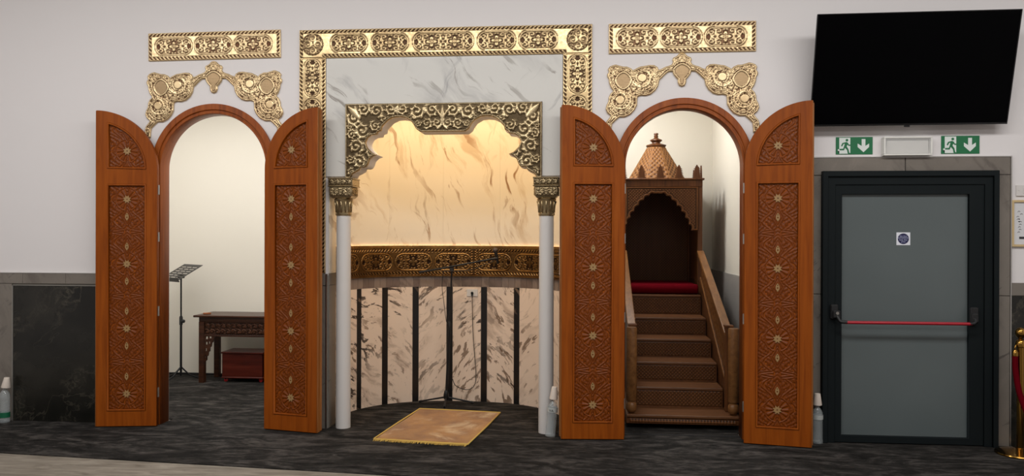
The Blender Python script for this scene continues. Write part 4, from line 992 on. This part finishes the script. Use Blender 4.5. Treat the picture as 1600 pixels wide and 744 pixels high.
# stringers and rails
for s in (-1, 1):
    xa, xb_ = (hx, hx+.05) if s > 0 else (-hx-.05, -hx)
    prof = [(.22, Zs[0]), (.22, .36), (1.75, 1.17), (1.75, 1.05+.1), (2.8, 1.15), (2.8, .1)]
    n = len(prof); m = MB(); m.v = [(xa+.012, y, z) for y, z in prof]+[(xb_-.008, y, z) for y, z in prof]
    m.f = [tuple(range(n))[::-1], tuple(range(n, 2*n))]+[(i, (i+1) % n, n+(i+1) % n, n+i) for i in range(n)]
    pl('stringer', m)
    # panel with lattice between stringer and handrail
    def slope(y, z0, z1): return z0+(z1-z0)*(y-.22)/(1.95-.22)
    xm = (xa+xb_)/2
    m = MB(); m.hexa([(xm-.006,.22,.36),(xm+.006,.22,.36),(xm+.006,1.8,1.19),(xm-.006,1.8,1.19),(xm-.006,.22,.60),(xm+.006,.22,.60),(xm+.006,1.8,1.36),(xm-.006,1.8,1.36)])
    pl('rail_panel', m, MCARV)
    lt_ = MB()
    for k in range(22):
        y = .24+k*1.56/22; zb = .36+(y-.22)*.525; zt_ = .60+(y-.22)*.48
        lt_.tube([(xm-s*.0, y, zb), (xm, y+.09, zt_+.04)], .009, 5).tube([(xm, y+.09, zb+.05), (xm, y, zt_)], .009, 5)
    pl('lattice', lt_, MWL)
    pl('panel_bead', MB().tube([(xa+.006 if s > 0 else xb_-.006, .22, .37), (xa+.006 if s > 0 else xb_-.006, 1.78, 1.19)], .008, 6), MWL)
    m = MB(); 
    zf, zb_ = .80, 1.475
    m.hexa([(xa-.012,.2,zf-.2),(xb_+.012,.2,zf-.2),(xb_+.012,1.93,zb_-.09),(xa-.012,1.93,zb_-.09),(xa-.012,.2,zf+.0),(xb_+.012,.2,zf+.0),(xb_+.012,1.93,zb_+.0),(xa-.012,1.93,zb_+.0)])
    m2_ = MB(); m2_.hexa([(xa-.012,.2,zf-.035),(xb_+.012,.2,zf-.035),(xb_+.012,1.93,zb_-.035),(xa-.012,1.93,zb_-.035),(xa-.012,.2,zf),(xb_+.012,.2,zf),(xb_+.012,1.93,zb_),(xa-.012,1.93,zb_)])
    pl('handrail', m2_, MWL, bevel=.006, seg=2)
    pl('inner_panel', MB().hexa([(xm-.008,.22,.60),(xm+.008,.22,.60),(xm+.008,1.93,1.42),(xm-.008,1.93,1.42),(xm-.008,.22,zf-.03),(xm+.008,.22,zf-.03),(xm+.008,1.93,zb_-.03),(xm-.008,1.93,zb_-.03)]), MCARV)
    pl('newel_post', MB().box(xm-.032, xm+.032, .17, .235, Zs[0], .845).box(xm-.038, xm+.038, .164, .241, .845, .865), MW, bevel=.004)
    xc = s*(PWD-.045)
    pl('round_post', MB().lathe([(.034, Zs[0]+.10), (.046, Zs[0]+.115), (.046, .84), (.042, .852), (.0, .853)], (xc, .055, 0), 14), MWL, smooth='auto')
    pl('post_ball', MB().lathe([(.01, Zs[0]), (.03, Zs[0]+.008), (.044, Zs[0]+.03), (.047, Zs[0]+.05), (.044, Zs[0]+.075), (.03, Zs[0]+.1)], (xc, .055, 0), 16), MWL, smooth=True)
    for y in (.15, 1.4, 2.7):
        pl('caster', MB().lathe([(.006,-.01),(.02,-.009),(.0205,0),(.02,.009),(.006,.01)], (s*.35, y, .0215), 14, 'x').box(s*.35-.005, s*.35+.005, y-.01, y+.01, .03, .046), BLK)
# canopy cabinet
cy0, cy1 = 1.96, 2.83; cw = .435
ZC = at(1097, 278.5, oy+cy0)[1]
for s in (-1, 1):
    a, b = (cw-.05, cw) if s > 0 else (-cw, -cw+.05)
    pl('canopy_post', MB().box(a, b, cy0, cy0+.05, Zs[5], ZC-.04), bevel=.004); pl('canopy_post', MB().box(a, b, cy1-.05, cy1, Zs[5], ZC-.04), bevel=.004)
    pl('side_panel', MB().box(a+.016, b-.016, cy0+.05, cy1-.05, Zs[5], ZC-.04), MW)
pl('back_panel', MB().box(-cw+.05, cw-.05, cy1-.03, cy1-.012, Zs[5], ZC-.04), MW)
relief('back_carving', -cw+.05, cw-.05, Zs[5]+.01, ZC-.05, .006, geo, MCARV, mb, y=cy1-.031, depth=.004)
pl('canopy_ceiling', MB().box(-cw, cw, cy0, cy1, ZC-.045, ZC-.02), MW)
pl('cornice', MB().box(-cw-.012, cw+.018, cy0-.025, cy1+.0, ZC-.02, ZC).box(-cw, cw, cy0-.008, cy0+.01, ZC-.09, ZC-.02), MW, bevel=.004)
# lobed front arch
def ap_(x, y): X, Z = at(x, y, oy+cy0); return X-ox, Z
cusp = [(1033,302.5),(1042,306),(1050,312.5),(1058,321),(1065,330),(1071,340),(1076,350),(1080.5,360)]
rgt = [(1029,302)]
for (ax_, ay_), (bx_, by_) in zip(cusp[:-1], cusp[1:]):
    L2 = math.hypot(bx_-ax_, by_-ay_); nx_, ny_ = (by_-ay_)/L2, -(bx_-ax_)/L2
    for k in range(6): t = k/6; q_ = math.sin(PI*t)*L2*.30; rgt.append((ax_+(bx_-ax_)*t+nx_*q_, ay_+(by_-ay_)*t+ny_*q_))
rgt.append(cusp[-1])
rr = [ap_(*p) for p in rgt]; c0 = rr[0][0]; cxa = at(1028, 302, oy+cy0)[0]-ox
rr = [(x-cxa, z) for x, z in rr]
loop = [(-cw+.045, ZC-.09), (-cw+.045, rr[-1][1])]+[(cxa-x, z) for x, z in rr[::-1]]+[(cxa+x, z) for x, z in rr]+[(cw-.045, rr[-1][1]), (cw-.045, ZC-.09)]
plate('front_arch', [loop], cy0, cy0+.03, MW, mb, bevel=.002)
fz = rr[-1][1]
def fH(U, V): d = sdist(U, V, loop); return np.where(d < .02, 1, np.where(d < .026, 0, geo(U, V)))
relief('arch_carving', -cw+.046, cw-.046, fz, ZC-.09, .004, fH, MCARV, mb, y=cy0-.001, depth=.005, poly=loop)
pl('cushion', MB().tube([(-hx+.03, 1.80, Zs[5]+.055), (-.2, 1.80, Zs[5]+.056), (.2, 1.80, Zs[5]+.055), (hx-.02, 1.80, Zs[5]+.055)], .054, 20).box(-hx+.03, hx-.02, 1.80, 2.65, Zs[5]+.001, Zs[5]+.10), REDF, smooth='auto', bevel=.01)['label'] = 'red velvet seat cushion'
# merlons
mer = []
for k in range(6): z = k*.018+.004; w = .044-.0032*k; mer += [(w-.009, z), (w+.010, z+.005), (w-.007, z+.014)]
mer = [(.05, -.004)]+mer[0:]+[(.016, .114), (.02, .122), (.008, .130), (.009, .138), (.0, .146)]
mloop = [(x, z) for x, z in mer]+[(-x, z) for x, z in mer[-2::-1]]
for px in (973, 1002.6, 1032, 1061, 1089):
    o = plate('merlon', [mloop], 0, .014, MCARV if False else MW, mb, bevel=.001); o.location = (at(px, 270, oy+cy0-.02)[0]-ox, cy0-.018, ZC)
for y in (.1, .3, .5, .7):
    o = plate('merlon', [mloop], 0, .014, MW, mb, bevel=.001); o.rotation_euler = (0, 0, PI/2); o.location = (cw+.004, cy0+y, ZC)
# octagonal roof
rc = (at(1025, 250, oy+2.38)[0]-ox, 2.38); zb, zt2 = ZC, at(1025, 229, oy+2.38)[1]
RM = MB(); r1_, r2_ = .34, .095
pl('roof_core', MB().lathe([(r1_, zb), (r2_, zt2)], (rc[0], rc[1], 0), 8, rot=PI/8), MROOF)
for k in range(8):
    am = -PI/2+k*PI/4; ap1, ap2 = r1_*math.cos(PI/8), r2_*math.cos(PI/8); hw1, hw2 = r1_*math.sin(PI/8), r2_*math.sin(PI/8); Hs = math.hypot(zt2-zb, ap1-ap2)
    trap = [(-hw1+.004, 0), (hw1-.004, 0), (hw2-.002, Hs), (-hw2+.002, Hs)]
    def rH(U, V):
        sc = 1-V/Hs*.62; u = U/sc; w = V*1.25
        return np.clip(.55+.8*np.cos(u*2*PI/.075)*np.cos(w*2*PI/.075)+.5*np.cos((u+w)*2*PI/.038)*np.cos((u-w)*2*PI/.038), 0, 1)
    def bnd(U, h, V, am=am):
        t = V/Hs; r_ = ap1+(ap2-ap1)*t; nz = (ap1-ap2)/Hs; nr = (zt2-zb)/Hs
        rr_ = r_+h*nr; return rc[0]+rr_*np.cos(am)-U*np.sin(am), rc[1]+rr_*np.sin(am)+U*np.cos(am), zb+(zt2-zb)*t+h*nz
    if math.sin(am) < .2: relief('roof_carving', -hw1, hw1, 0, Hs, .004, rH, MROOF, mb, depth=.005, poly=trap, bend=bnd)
pl('roof_cap', MB().lathe([(.10, zt2-.012), (.118, zt2), (.118, zt2+.012), (.09, zt2+.02), (.06, zt2+.03)], (rc[0], rc[1], 0), 8, rot=PI/8), MW)
pl('finial', MB().lathe([(.05, zt2+.03), (.045, zt2+.045), (.07, zt2+.065), (.066, zt2+.075), (.03, zt2+.09), (.02, zt2+.10), (.026, zt2+.115), (.018, zt2+.128), (.027, zt2+.135), (.022, zt2+.15)], (rc[0], rc[1], 0), 12), MW, smooth='auto')
# threshold strip in front of the pulpit
tag(link('threshold_strip', MB().box(.31, 1.25, .055, .07, .0, .004), plain('dark_strip', srgb(30, 30, 32), .5)), 'thin dark threshold strip on the carpet in the right doorway', 'threshold')
